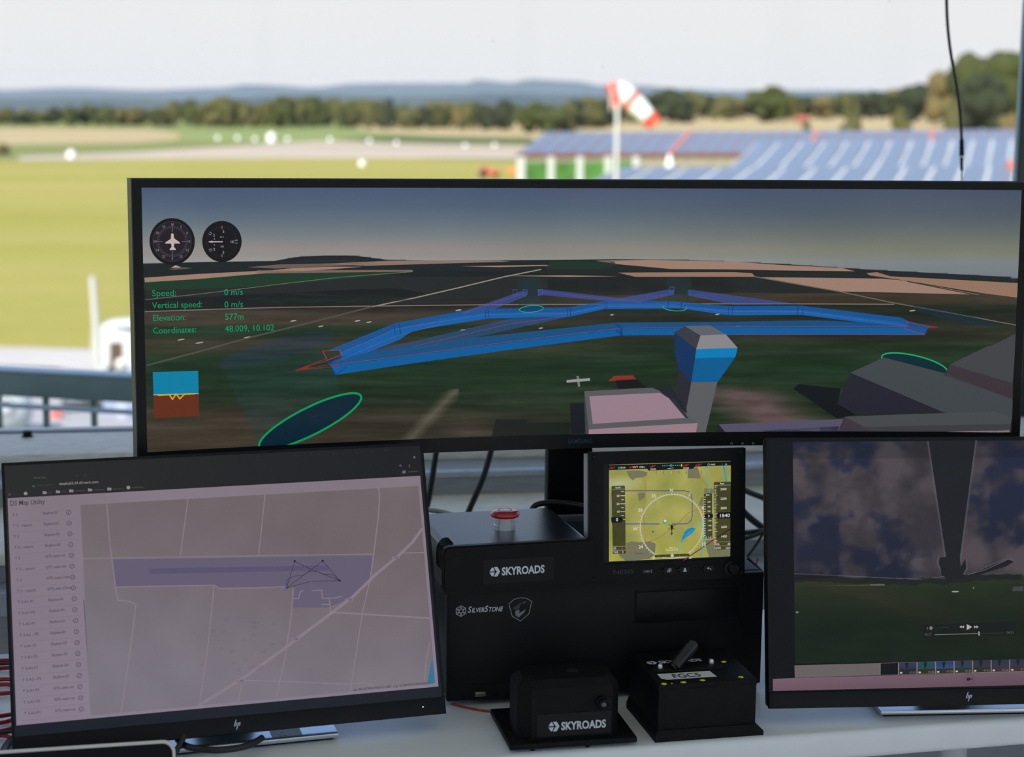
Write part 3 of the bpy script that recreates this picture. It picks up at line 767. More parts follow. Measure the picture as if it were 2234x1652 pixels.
# ================================================================== CABLES AND SMALL THINGS
def cable(name, label, pts, r, m, rib=None, group=None, n=10, sub=8):
    o = obj(name, tube(BM(), pts, r, n, sub, rib), m, None, 60)
    return tag(o, label, 'cable', group)
P = lambda px, py, Y: at_y(px, py, Y)
cable('ribbed_conduit', 'black ribbed conduit dropping beside the map monitor edge', [P(960, 940, 2.75), P(952, 985, 2.75), P(945, 1030, 2.75), P(936, 1085, 2.75), P(925, 1130, 2.75), P(915, 1200, 2.77), P(910, 1260, 2.805)], .0058, M_cable, .0036)
cable('ribbed_conduit', 'black ribbed conduit slanting down behind the red button', [P(1082, 940, 2.75), P(1071, 985, 2.75), P(1055, 1040, 2.74), P(1036, 1085, 2.73), P(1019, 1125, 2.73), P(1000, 1180, 2.75), P(985, 1250, 2.805)], .0058, M_cable, .0036)
cable('ribbed_conduit', 'black ribbed conduit between the avionics display and the sky video monitor', [P(1600, 1095, 2.66), P(1636, 1130, 2.66), P(1655, 1145, 2.66), P(1680, 1165, 2.66), P(1730, 1200, 2.66)], .0062, M_cable, .0036)
cable('thick_cable', 'thick black cable arching in front of the cream sill', [P(1600, 1058, 2.80), P(1636, 1075, 2.80), P(1672, 1090, 2.80), P(1720, 1120, 2.80), P(1760, 1170, 2.79)], .0052, M_cable)
cable('flat_cable', 'black cable running level under the ribbed conduit', [P(1600, 1165, 2.62), P(1636, 1162, 2.62), P(1672, 1158, 2.62), P(1740, 1160, 2.62)], .0042, M_cable)
cable('flat_cable', 'black cable rising to the right above the cable trunking', [P(1600, 1178, 2.60), P(1636, 1172, 2.60), P(1672, 1158, 2.605), P(1740, 1130, 2.60)], .0034, M_cable)
cable('thin_cable', 'thin black cable hanging down across the cable trunking', [P(1676, 1150, 2.60), P(1664, 1166, 2.60), P(1650, 1188, 2.60), P(1630, 1215, 2.60)], .0022, M_cable)
cable('thin_cable', 'thin black cable dropping behind the computer case corner', [P(1630, 1218, 2.58), P(1650, 1236, 2.57), P(1668, 1255, 2.56), P(1690, 1280, 2.55)], .0030, M_cable)
cable('red_lead', 'short red lead behind the avionics display', [P(1653, 1218, 2.60), P(1651, 1228, 2.60), P(1647, 1242, 2.59), P(1640, 1260, 2.58)], .0016, M_redcable)
cable('white_cable', 'white cable lying behind the red-button box', [P(915, 1112, 2.40), P(938, 1113, 2.40), P(965, 1117, 2.40), P(990, 1124, 2.39), P(1010, 1135, 2.38)], .0036, M_whitecable)
cable('black_cable', 'black cable looping over the curved monitor base', [P(1155, 1135, 2.35), P(1160, 1113, 2.35), P(1172, 1101, 2.35), P(1200, 1097, 2.35), P(1240, 1099, 2.34), P(1290, 1110, 2.33), P(1330, 1130, 2.32)], .0042, M_cable)
# hanging cable with in-line connector
hc = thing('hanging_cable', 'black cable with an in-line plug hanging down in front of the window', 'cable', tuple(P(2098, 395, 3.1)))
o0 = Vector(hc.location)
L = [P(x, y, 3.1) - o0 for x, y in ((2066, -960), (2060, -400), (2063, -100), (2065, 0), (2067, 50), (2072, 100), (2080, 150), (2089, 200), (2095, 255), (2098, 306))]
L[0].z = ZC - o0.z
obj('cord', tube(BM(), L, .0030, 10, 8), M_cable, hc, 60)
a, b, c, d, e = [P(2098, y, 3.1) - o0 for y in (304, 340, 352, 372, 396)]
obj('socket', cyl(BM(), a, b, .0040, .0047, 12), M_black, hc, 40)
obj('collar', cyl(BM(), b, b.lerp(c, .3), .0048, .0048, 12), M_steel, hc, 40)
obj('plug', cyl(BM(), b.lerp(c, .3), d, .0032, .0026, 12), M_black, hc, 40)
obj('thin_lead', tube(BM(), [d, d.lerp(e, .5) + Vector((-.0006, 0, 0)), e, P(2094, 470, 3.1) - o0, P(2080, 900, 3.12) - o0], .0012, 8, 6), M_cable, hc, 60)
# red leads at the left of the map monitor
for i, (ya, yb, z) in enumerate(((1442, 1440, .752), (1459, 1455, .746), (1483, 1482, .752), (1494, 1494, .746), (1514, 1510, .746), (1563, 1556, .750), (1578, 1568, .745), (1596, 1585, .752), (1605, 1612, .745))):
    a = at_z(-120, ya + 12, z); b = at_z(-2, ya, z); c = at_z(40, yb, z); d = at_z(130, yb - 14, z)
    cable('red_lead', 'red test lead lying on the desk beside the map monitor', [a, b, c, d], .0028, M_redcable, group='red leads at the desk end', sub=6)
for lab, ya, yb, z in (('thin black lead lying among the upper red leads', 1449, 1447, .7555), ('thin black lead lying among the lower red leads', 1599, 1595, .7565)):
    cable('black_lead', lab, [at_z(-120, ya + 6, z), at_z(0, ya, z), at_z(40, yb, z), at_z(120, yb - 8, z)], .0022, M_cable, sub=6)
cable('black_cable', 'thick black cable curling past the laptop lid to the map monitor', [at_z(-30, 1690, .745), at_z(2, 1650, .745), at_z(14, 1628, .746), at_z(34, 1609, .748), at_z(80, 1590, .75)], .0048, M_cable)
cable('black_cable', 'thick black cable looping on the silver monitor foot', [at_z(388, 1614, .758), at_z(400, 1625, .757), at_z(420, 1632, .757), at_z(470, 1637, .757), at_z(520, 1632, .757), at_z(552, 1622, .757), at_z(572, 1610, .758)], .0042, M_cable)
cable('black_cable', 'black cable dropping steeply in front of the silver monitor foot', [at_z(402, 1606, .768), at_z(394, 1622, .762), at_z(384, 1640, .754), at_z(376, 1656, .747), at_z(370, 1675, .745)], .0036, M_cable)
cable('orange_lead', 'thin red lead running out from under the computer case', [at_z(985, 1535, .742), at_z(1010, 1542, .742), at_z(1050, 1550, .742), at_z(1088, 1553, .742), at_z(1115, 1550, .742)], .0014, mat('orange_red_lead', (.45, .05, .02), .4, noise_amt=.05))
# white paper behind the sensor box
p0 = at_z(1040, 1552, DESK)
pp = obj('paper_slip', box(BM(), p0.x, p0.x + .05, p0.y + .01, p0.y + .035, DESK + .0003, DESK + .0008), mat('slip_paper', (.7, .7, .7), .6, noise_amt=.03)); tag(pp, 'small white paper slip under the front of the computer case', 'paper')

# beige connection box and plugs behind the map monitor's far corner
cb = thing('power_supply', 'light grey power supply unit with a numbered label behind the red leads', 'power supply', (-.47, 2.40, DESK))
obj('housing', box(BM(), 0, .155, .0, .08, .055, .20, .003), mat('psu_grey', (.42, .43, .42), .5, noise_amt=.05), cb, 40)
obj('plinth', box(BM(), .005, .15, .005, .075, 0, .056, .002), mat('psu_dark', (.05, .055, .06), .5, noise_amt=.05), cb, 40)
obj('label_plate', box(BM(), .06, .152, -.0012, .001, .092, .118, .0003), mat('label_white', (.68, .68, .66), .5, noise_amt=.03), cb)
text_part('label_lettering', '3', cb, (.147, -.0014, .099), (1, 0, 0), (0, 0, 1), .014, MATS['black_ink'], .01, width=.0075)
for x in (.135, .148):
    pg = obj('plug', lathe(BM(), [(0, .024), (.004, .024), (.005, .010), (.0062, .008), (.0062, 0), (0, 0)], (x, 0, .078), 14, (0, -1, 0)), mat('beige_plug', (.48, .45, .36), .5, noise_amt=.05), cb, 40)

# ================================================================== PICTURE ON THE CURVED MONITOR
q = PC_; q.lay = 1; q.gain = .92
HOR = [(290, 577), (450, 572), (600, 570), (640, 562), (700, 558), (770, 558), (850, 568), (1000, 570), (1190, 568), (1340, 566), (1500, 568), (1700, 576), (1900, 589), (2240, 607)]
SKY_L = [(405, (74, 88, 116)), (450, (84, 100, 122)), (490, (104, 118, 128)), (520, (128, 133, 134)), (543, (150, 142, 140)), (556, (150, 145, 142)), (570, (156, 154, 150))]
SKY_R = [(405, (68, 79, 102)), (460, (80, 90, 104)), (500, (98, 106, 106)), (540, (122, 126, 112)), (558, (128, 132, 120)), (572, (130, 136, 138)), (605, (120, 128, 138))]
GRD = [(560, (34, 38, 40)), (600, (36, 40, 40)), (628, (42, 46, 44)), (640, (34, 38, 36)), (668, (30, 32, 34)), (681, (62, 55, 48)), (705, (66, 58, 48)), (714, (34, 54, 36)), (735, (36, 52, 34)), (742, (58, 54, 40)), (765, (50, 52, 36)), (785, (28, 50, 30)), (850, (28, 48, 28)), (885, (38, 46, 30)), (910, (58, 52, 40)), (950, (56, 50, 40)), (990, (60, 54, 44))]
GRD_R = [(560, (36, 38, 40)), (600, (36, 38, 38)), (636, (40, 42, 38)), (641, (62, 54, 42)), (660, (58, 50, 38)), (668, (32, 40, 30)), (690, (34, 38, 30)), (735, (44, 46, 32)), (760, (30, 46, 28)), (800, (28, 50, 28)), (850, (30, 48, 28)), (990, (40, 44, 30))]
def sim_sky(px, py):
    k = (px - 300) / 1930; n = fbm(px / 500, py / 160) * 6
    c = mixc(lerpc(SKY_L, py), lerpc(SKY_R, py), max(0, (k - .35) / .55))
    return tuple(max(0, v + n) for v in c)
def sim_ground(px, py):
    k = (px - 300) / 1930; n = fbm(px / 260, py / 14) * 13 + fbm(px / 60, py / 5) * 5
    c = mixc(lerpc(GRD, py + fbm(px / 300, py / 90) * 4), lerpc(GRD_R, py), max(0, min(1, (k - .30) / .3)))
    if py > 840 and 1540 < px < 1900:      # bare reddish earth beside the model hangars
        e = max(0, 1 - abs((px - 1560 - (py - 830) * 1.6) / 130)); c = mixc(c, (94, 78, 76), e * 1.2 * min(1, (py - 835) / 25))
        n += fbm(px / 70, py / 18) * 14 * e
    if py > 850 and 860 < px < 1000:       # pale taxi track
        e = max(0, 1 - abs(px - (985 - (py - 862) * .95)) / 26); c = mixc(c, (92, 86, 74), e)
    if 860 < py < 990 and px < 640: c = mixc(c, (66, 58, 46), .5 * min(1, max(0, (py - 878) / 20)))
    e = max(0, 1 - math.hypot((px - 1020) / 70, (py - 945) / 40)); c = mixc(c, (78, 68, 60), .8 * e)
    def inpoly(P_):
        w_ = False
        for i_ in range(len(P_)):
            (xa, ya), (xb, yb) = P_[i_], P_[i_ - 1]
            if (ya > py) != (yb > py) and px < (xb - xa) * (py - ya) / (yb - ya) + xa: w_ = not w_
        return w_
    dx, dy = px - 603, py - 762; ca, sa = math.cos(R(-15)), math.sin(R(-15))
    if ((dx * ca + dy * sa) / 128) ** 2 + ((-dx * sa + dy * ca) / 21) ** 2 < 1: c = mixc(c, (38, 54, 72), .6)
    elif inpoly([(478, 790), (726, 735), (745, 900), (560, 962)]): c = mixc(c, (30, 62, 62), .38)
    return tuple(max(4, v + n) for v in c)
def sim(px, py): return sim_sky(px, py) if py < interp(HOR, px) else sim_ground(px, py)
q.begin('simulated_landscape', 'dusky simulated sky over dark patchwork fields')
q.grid(-AW / 2, AW / 2, -AH / 2, AH / 2, 460, 170, sim)
q.up(2)
FOREST = (30, 36, 38); TAN = (158, 128, 112); TAN2 = (150, 118, 98)
hz = [(x, interp(HOR, x)) for x in range(312, 2226, 22)]
q.poly([(x, y - .5) for x, y in hz] + [(x, y + (9 if x < 900 else 5)) for x, y in hz[::-1]], (30, 36, 40))
q.up()
for pl, c in (
    ([(314, 578), (640, 572), (840, 572), (1195, 573), (1195, 604), (900, 604), (700, 590), (430, 608), (315, 606)], FOREST),
    ([(1195, 572), (1700, 580), (2224, 612), (2224, 640), (1700, 640), (1195, 636)], (34, 37, 37)),
    ([(900, 590), (1600, 606), (1600, 640), (900, 655), (500, 670), (318, 676), (318, 632)], (36, 40, 39)),
    ([(318, 655), (600, 640), (860, 628), (930, 640), (800, 668), (318, 679)], (29, 32, 34))): q.poly(pl, c)
q.up()
for pl, c in (
    ([(315, 606), (430, 598), (590, 590), (640, 585), (720, 582), (790, 582), (730, 587), (560, 598), (430, 609), (316, 616)], TAN),
    ([(540, 583), (610, 577), (760, 574), (830, 576), (700, 582), (600, 586)], (108, 92, 82)),
    ([(700, 576), (850, 569), (1090, 569), (1115, 571), (900, 577), (800, 580)], (140, 116, 104)),
    ([(316, 616), (430, 609), (590, 598), (720, 596), (860, 594), (900, 594), (700, 614), (500, 628), (318, 634)], (28, 58, 40)),
    ([(1006, 581), (1191, 578), (1200, 580), (1088, 583)], TAN), ([(560, 590), (900, 589), (900, 593), (560, 597)], (120, 100, 90)),
    ([(1200, 570), (1340, 570), (1345, 579), (1307, 587), (1190, 587)], (28, 50, 38)),
    ([(1300, 569), (1420, 567), (1600, 571), (1700, 578), (1838, 585), (1866, 592), (1700, 590), (1600, 588), (1464, 587), (1342, 576)], TAN),
    ([(1348, 595), (1600, 594), (1640, 596), (1648, 604), (1386, 604)], TAN2),
    ([(1661, 605), (1924, 608), (1970, 612), (2060, 628), (2138, 643), (1830, 636)], TAN),
    ([(1890, 596), (1913, 594), (1943, 603), (2224, 618), (2224, 650), (2138, 639), (1980, 613), (1898, 601)], TAN2),
    ([(1096, 602), (1240, 601), (1350, 603), (1240, 604)], (160, 135, 118))): q.poly(pl, c)
q.up()
q.line([(317, 654), (440, 641), (570, 625), (740, 605), (900, 593)], 1.3, (112, 114, 96))
q.line([(317, 680), (600, 671), (813, 668), (1060, 665), (1300, 664), (1700, 663), (1950, 664)], 2.2, (128, 112, 100))
q.line([(321, 797), (420, 771), (543, 737), (680, 703), (813, 669)], 4.0, (84, 80, 74), .8)
q.line([(813, 669), (905, 650), (1000, 628), (1100, 604), (1180, 588)], 2.4, (150, 142, 126))
q.line([(1648, 604), (1830, 636), (1950, 661), (2080, 684), (2220, 710)], 2.2, (108, 102, 90))
q.line([(1980, 614), (2090, 636), (2222, 662)], 2.4, (60, 54, 50))
for x, y, w in ((640, 700, 14), (780, 700, 13), (1000, 677, 14), (700, 712, 12), (805, 703, 12), (1010, 720, 12), (1180, 716, 10), (1335, 687, 9), (1565, 686, 10), (1610, 712, 12), (1990, 678, 14), (395, 741, 16), (435, 748, 18), (540, 736, 16)):
    q.ell(x, y, w / 2, 1.5, (172, 170, 158), .85, -8, 14)
for x in range(0, 14):
    q.ell(560 + x * 25, 652 + (x % 3) * 3, 26, 1.6, (40, 62, 46), .35, -3, 12)
q.end()

q.begin('flight_corridor', 'translucent blue flight corridors with green landing rings')
q.up(2)
q.up()
q.ell(1995, 795, 74, 19, (0, 40, 52), .9, 13, 40); q.up(); q.ell(1995, 795, 74, 19, (30, 165, 100), 1, 13, 48, 3.0)
q.ell(2080, 690, 95, 9, (20, 50, 66), .5, 12, 30)
q.poly([(1132, 608), (1180, 608), (1182, 668), (1130, 668)], (30, 62, 70), .35); q.poly([(1455, 606), (1508, 606), (1508, 660), (1455, 660)], (30, 62, 70), .3)
q.up()
B1, B2, B3 = (14, 88, 156), (0, 104, 178), (48, 76, 140)
# faint branches
for pl in ([(876, 724), (1010, 680), (1132, 637), (1149, 635), (1149, 646), (1060, 682), (965, 711)],
           [(1173, 631), (1182, 631), (1340, 649), (1430, 655), (1330, 658), (1174, 643)],
           [(1320, 657), (1455, 632), (1470, 632), (1470, 643), (1400, 659), (1330, 664)],
           [(1500, 633), (1506, 632), (1640, 650), (1745, 664), (1600, 665), (1501, 645)]): q.poly(pl, (66, 92, 170), .50)
q.up()
q.poly([(745, 779), (900, 745), (1116, 695), (1241, 691), (1038, 736), (900, 765), (748, 800)], (40, 84, 130), .62)
q.up()
# upper corridor: side faces, then lids
TOP = [(712, 766), (862, 705), (1000, 680), (1058, 674), (1238, 671), (1320, 657), (1466, 657), (1590, 668), (1748, 667), (1965, 693), (1984, 702)]
MID = [(743, 771), (866, 716), (1000, 690), (1060, 683), (1240, 680), (1320, 664), (1470, 664), (1590, 676), (1748, 676), (1960, 703), (1984, 709)]
BOT = [(747, 779), (860, 729), (965, 711), (1063, 695), (1242, 691), (1320, 674), (1486, 673), (1590, 688), (1748, 687), (1940, 711), (1984, 718)]
q.poly(TOP + BOT[::-1], B1, .86); q.up(); q.poly(MID + BOT[::-1], (0, 104, 180), .75)
q.poly([(745, 790), (747, 779), (860, 729), (900, 722), (870, 742), (800, 770)], (0, 104, 186), .8)
q.up()
# lower corridor
LT = [(718, 793), (745, 778), (900, 757), (1041, 736), (1200, 719), (1345, 704), (1600, 702), (1770, 699), (1900, 704), (1984, 711), (2027, 710)]
LM2 = [(722, 800), (900, 776), (1100, 750), (1354, 719), (1600, 716), (1770, 716), (1960, 716), (2022, 718)]
LB = [(733, 818), (900, 793), (1100, 765), (1354, 732), (1473, 731), (1586, 730), (2017, 730)]
q.poly(LT + [(2022, 718)] + LM2[::-1][1:], (18, 84, 138), .84); q.poly(LM2 + LB[::-1], (0, 94, 160), .96)
q.up()
q.poly([(704, 765), (741, 764), (744, 774), (714, 786)], (40, 56, 46), 1)
q.line([(704, 766), (741, 764), (744, 774), (714, 786)], 2, (168, 52, 48), 1, True)
q.line([(714, 786), (733, 818)], 2.4, (10, 60, 150)); q.line([(733, 818), (756, 800)], 1.6, (10, 60, 140)); q.line([(744, 774), (720, 792)], 2, (10, 50, 130))
for a, b in (((645, 808), (712, 782)), ((645, 808), (720, 796)), ((645, 808), (714, 786)), ((645, 808), (740, 799))): q.line([a, b], 1.2, (140, 44, 44))
q.poly([(644, 808), (676, 796), (672, 805)], (150, 40, 40), .8)
RED = (128, 60, 120)
for L_ in ([(720, 797), (900, 774), (1100, 747), (1354, 716), (1600, 713), (1980, 712)], [(744, 770), (862, 718), (1060, 686), (1240, 684), (1320, 668), (1470, 668), (1590, 680), (1748, 680), (1984, 712)],
           [(733, 790), (860, 734), (960, 708)], [(900, 756), (1116, 706), (1236, 690)], [(1586, 730.5), (2017, 730.5)], [(1010, 684), (1140, 641)], [(1180, 637), (1400, 660)]): q.line(L_, 1.1, RED, .8)
for x in (862, 874): q.line([(x - 3, 708), (x, 729)], 1.4, (10, 50, 110))
for x, y0, y1 in ((1060, 676, 693), (1066, 676, 694), (1239, 672, 691), (1245, 672, 690), (1320, 658, 674), (1325, 658, 674), (1458, 657, 672), (1487, 659, 673), (1590, 669, 688), (1598, 669, 688), (1741, 668, 686), (1752, 669, 688)): q.line([(x, y0), (x - 1, y1)], 1.2, (8, 40, 110), .85)
q.poly([(1344, 705), (1358, 715), (1358, 732), (1354, 732), (1353, 718), (1341, 706)], (10, 60, 130), .9)
q.line([(1345, 721), (1358, 732)], 2.2, (10, 50, 110))
q.poly([(1977, 700), (2027, 711), (2018, 730), (1976, 717)], (30, 78, 140), .7)
q.line([(1978, 702), (2026, 712), (2045, 714)], 1.3, (160, 44, 60)); q.line([(1980, 702), (1974, 718), (2018, 730)], 1.1, (150, 44, 70)); q.poly([(2022, 711), (2047, 714), (2024, 716)], (150, 36, 44))
for x, y in ((1183, 644), (1128, 644), (1150, 644), (1470, 638)): q.line([(x - 9, y - 12), (x, y - 12), (x, y - 1), (x - 9, y + 1)], 1, (90, 100, 180), .6, True)
q.up()
q.ell(1159, 674, 26, 7, (0, 66, 110), .9, -4); q.up(); q.ell(1159, 674, 26, 7, (34, 168, 142), 1, -4, 40, 1.6)
q.ell(1472, 671, 26, 7, (34, 168, 142), 1, 4, 24, 1.6, 170, 372)
q.up()
q.ell(677, 919, 124, 31, (0, 34, 50), .97, -24.5, 60); q.up(); q.ell(677, 919, 122, 30, (8, 150, 88), 1, -24.5, 72, 4.5)
q.ell(688, 908, 7, 3, (34, 34, 60), 1, -20); q.line([(672, 914), (704, 901)], 1.5, (28, 30, 50)); q.line([(676, 903), (700, 913)], 1.5, (28, 30, 50))
q.end()

q.begin('model_buildings', 'grey and blue simulated tower and pale hangar blocks')
q.up(2)
q.poly([(1400, 822), (1420, 835), (1560, 990), (1400, 990)], (24, 30, 24), 0)
q.poly([(1730, 848), (1742, 838), (1834, 848), (1827, 880), (1866, 905), (1826, 913)], (18, 20, 24), .95)
q.line([(1238, 832), (1285, 828)], 6, (166, 168, 166), .8); q.line([(1260, 822), (1263, 842)], 5, (140, 142, 140), .7)
q.poly([(1326, 832), (1340, 820), (1380, 819), (1388, 827)], (140, 48, 40), .9); q.poly([(1342, 828), (1390, 828), (1410, 845), (1348, 848)], (18, 16, 20), 1)
q.poly([(1082, 915), (1150, 916), (1150, 922), (1242, 922), (1244, 948), (1072, 952)], (22, 30, 24), .9)
q.up()
q.poly([(1244, 880), (1274, 880), (1276, 946), (1245, 947)], (22, 24, 32)); 
q.poly([(1420, 847), (1465, 843), (1480, 870), (1500, 900), (1440, 860)], (32, 34, 46))
q.poly([(1480, 804), (1508, 833), (1498, 888), (1472, 862)], (40, 40, 48)); q.poly([(1508, 833), (1565, 833), (1539, 944), (1496, 944), (1498, 888)], (92, 94, 98))
q.up()
q.poly([(1274, 853), (1284, 937), (1284, 947), (1277, 947)], (66, 64, 72))
q.poly([(1274.5, 853.5), (1422, 846), (1437, 852), (1522, 923), (1284, 937)], (90, 90, 94))
q.poly([(1284, 937), (1522, 923), (1518, 944), (1284, 947)], (156, 128, 140))
q.up()
q.poly([(1285.5, 864.7), (1439, 857), (1458, 868), (1495.4, 912), (1293, 925)], (154, 128, 140)); q.poly([(1458, 868), (1472, 871), (1501, 912), (1495.4, 912)], (46, 46, 58))
q.poly([(1471, 725), (1518, 761), (1508, 834), (1480, 804), (1471, 770)], (16, 48, 92)); q.poly([(1494, 712), (1528, 732), (1518.5, 762), (1471, 725)], (58, 58, 66))
q.poly([(1494, 711.5), (1549, 710), (1583, 729.5), (1528, 732)], (96, 100, 106)); q.poly([(1528, 732), (1583, 729.5), (1609, 759), (1518.5, 762)], (138, 138, 142))
q.poly([(1518.5, 761.5), (1609, 759), (1604, 779), (1516, 782)], (0, 124, 186)); q.poly([(1516, 782), (1604, 779), (1566, 833), (1507.5, 834)], (0, 92, 148))
q.poly([(1854.6, 813), (1928, 780), (2063, 815), (2209, 871), (2209, 914), (2059, 900)], (66, 71, 75)); q.poly([(1854.6, 813), (2059, 900), (1868, 905), (1826, 881)], (36, 36, 48))
q.poly([(2072, 795), (2155, 755), (2161, 755), (2217, 727), (2209, 836)], (66, 68, 71)); q.poly([(2072, 795), (2209, 836), (2209, 871), (2059, 819)], (60, 50, 58))
q.up()
q.poly([(1568, 926), (1840, 914), (1826, 945), (1582, 943)], (86, 82, 104)); q.poly([(1666, 939), (1830, 930), (1826, 945), (1670, 944)], (34, 34, 60)); q.poly([(1562, 943), (1568, 926), (1582, 943)], (34, 32, 44))
q.up()
q.poly([(1843, 909), (2172, 898), (2207, 913), (2205, 925), (1880, 932)], (72, 76, 79)); q.poly([(1880, 932), (2205, 925), (2204, 940), (1905, 943)], (62, 63, 67)); q.poly([(1843, 909), (1915, 946), (1826, 945)], (64, 56, 64))
q.poly([(2010, 944), (2202, 938), (2202, 943), (2010, 946)], (132, 112, 122))
q.end()

q.begin('instrument_overlay', 'round gauges, green speed readout and attitude square')
q.up(2)
q.ell(375.5, 527, 49.5, 51, (20, 18, 22), 1, 0, 60); q.ell(484, 527, 43, 44.5, (20, 18, 22), 1, 0, 60)
q.up()
q.ell(375.5, 527, 42, 43.5, (34, 28, 36), 1, 0, 60); q.up(); q.ell(375.5, 527, 42, 43.5, (76, 66, 78), 1, 0, 60, .8)
def radial(cx, cy, r0, r1, deg, w, c):
    a = R(deg); q.line([(cx + r0 * math.sin(a), cy - r0 * math.cos(a)), (cx + r1 * math.sin(a), cy - r1 * math.cos(a))], w, c)
for k in range(72):
    if k % 18: radial(375.5, 527, 30 if k % 2 else 28.5, 34, k * 5, .8, (88, 78, 88))
for k in range(4): radial(375.5, 527, 21, 37, k * 90, 1.2, (118, 108, 116))
for k, s in enumerate(('N', '3', '6', 'E', '12', '15', 'S', '21', '24', 'W', '30', '33')):
    a = R(k * 30); q.text(s, 375.5 + 37.5 * math.sin(a), 527 - 37.5 * math.cos(a) + 2.6, 7.5, (140, 124, 132), 1, .01, 'C')
q.poly([(373, 510), (376, 509), (378, 510), (379.5, 520), (392, 529), (392, 531.5), (380, 531.5), (379, 539), (383, 543), (383, 545.5), (370, 545.5), (370, 543), (374, 539), (373, 531.5), (360, 531.5), (360.5, 529), (372.5, 521)], (198, 178, 178))
q.poly([(373, 584), (383, 579), (395, 583.5)], (190, 166, 166)); q.poly([(366, 587), (400, 583), (420, 585), (380, 589)], (110, 98, 92), .7)
for k in range(36):
    radial(484, 527, 31, 34, k * 10, .8, (64, 62, 66))
for d in (0, 85, 96, 180, 230, 308, 300, 237): radial(484, 527, 28, 34, d, 1.2, (150, 146, 150))
for s, x, y, z in (('5', 487, 508, 8), ('2', 466.5, 516, 8), ('2', 467, 546.5, 8), ('5', 487, 553.5, 8), ('10', 505.5, 530.5, 8), ('m s', 483.5, 518.5, 5.5), ('VSI', 484, 540, 5.5), ('.5', 467, 523, 5), ('.5', 467, 536, 5)):
    q.text(s, x, y, z, (166, 158, 160), 1, .01, 'C')
q.line([(456, 527.5), (484.5, 527.5)], 2.4, (196, 180, 184)); q.poly([(454, 527.5), (463, 525), (463, 530)], (196, 180, 184))
GR = (8, 150, 102)
for s, v, y, y2, xa in (('Speed:', '0 m/s', 646.5, 644, 331), ('Vertical speed:', '0 m/s', 673, 671, 331.5), ('Elevation:', '577m', 700.5, 698, 332.5), ('Coordinates:', '48.009, 10.102', 728, 724, 333)):
    ws = {'Speed:': 53, 'Vertical speed:': 110, 'Elevation:': 73, 'Coordinates:': 95}[s]; wv = {'0 m/s': 41, '577m': 41, '48.009, 10.102': 108}[v]
    q.text(s, xa, y, 19.5, GR, 1, 0, 'L', ws); q.text(v, 488.5 + (xa - 331), y2, 19.5, GR, 1, 0, 'L', wv)
q.up()
q.poly([(333, 812), (432, 809), (433, 859), (334.5, 861.5)], (0, 128, 168)); q.poly([(334.5, 861.5), (433, 859), (434, 908), (336, 911)], (100, 44, 20))
q.up(); q.line([(334.5, 861.5), (433, 859)], 1.4, (200, 190, 200)); q.up()
q.line([(345, 862.5), (369, 861), (376, 871), (384, 859.5), (392, 870), (402, 860), (424, 859)], 3, (206, 176, 10))
q.end()

# ================================================================== PICTURE ON THE MAP MONITOR
q = Picture(ML, scrL, None, .93); q.lay = 1
q.begin('browser_window', 'dark browser bar over a pale lavender page')
w2, h2 = .532 / 2 - .003, .352 / 2 - .003
def lbg(px, py): 
    k = px / 950; return mixc(mixc((41, 41, 40), (28, 29, 33), k * 1.1), (26, 30, 40), (py - 1070) / 500) 
q.grid(-w2, w2, -.352 / 2 + .021, h2, 30, 20, lbg)
q.up()
def page(px, py):
    n = fbm(px / 180, py / 180) * 3; k = (py - 1060) / 500
    return tuple(v + n for v in mixc((132, 119, 130), (136, 124, 140), k))
pg = [q.uv(10.5, 1089), q.uv(917, 1037), q.uv(956, 1496), q.uv(42, 1585)]
u0, u1, v0, v1 = (pg[0][0] + pg[3][0]) / 2, (pg[1][0] + pg[2][0]) / 2, (pg[2][1] + pg[3][1]) / 2, (pg[0][1] + pg[1][1]) / 2
q.grid(u0, u1, v0, v1, 20, 14, page)
q.up()
DIM = (92, 90, 88)
q.text('React App', 73, 1045, 8, DIM, .8, 0, 'L', 29); q.text('x', 166, 1040, 8, (70, 70, 70)); q.text('+', 183, 1040, 9, (70, 70, 70))
q.text('datahub2.d3.d3-tech.com', 129, 1058.5, 8.5, (150, 142, 140), 1, .01, 'L', 86); q.text('Nicht sicher', 80, 1061.5, 7, (72, 70, 70), 1, 0, 'L', 38); q.ell(73, 1061, 2.4, 2.4, (84, 84, 84))
q.ell(56, 1077, 4, 4, (150, 136, 140)); q.ell(20.5, 1079, 3, 3, (90, 60, 60)); q.text('Suche', 29, 1080, 6, (72, 66, 64), 1, 0, 'L', 14)
for x, y, wv in ((97, 1075, 6), (126, 1073, 8), (155, 1071, 22), (196, 1069, 22), (238, 1067, 22)):
    q.poly([(x - 4, y - 3), (x - 1, y - 3.4), (x, y - 2.2), (x + 5, y - 2.4), (x + 5, y + 3), (x - 4, y + 3.2)], (140, 128, 132)); q.line([(x + 9, y + .2), (x + 9 + wv, y - .5)], 2.4, (66, 62, 62))
q.ell(280, 1064, 4, 4, (150, 138, 142)); q.line([(289, 1064), (312, 1063)], 2.4, (68, 62, 62))
for x, y in ((645, 993), (679, 992), (695, 991.5), (728, 990), (779, 987), (812, 985), (842, 983)): q.ell(x, y, 2.2, 1.6, (50, 50, 54))
q.ell(904, 998, 2.6, 2.6, (96, 96, 100)); q.ell(873.5, 1016, 2.6, 2.6, (74, 78, 140)); q.text('3', 891, 1020, 9, (110, 106, 106)); q.poly([(878, 1027), (885, 1026.5), (885, 1033), (878, 1033.5)], (104, 100, 104)); q.line([(890, 1030), (911, 1028.5)], 2.2, (66, 64, 68))
q.text('D3 Map Utility', 21.5, 1103.5, 16, (48, 42, 54), 1, .004, 'L', 77)
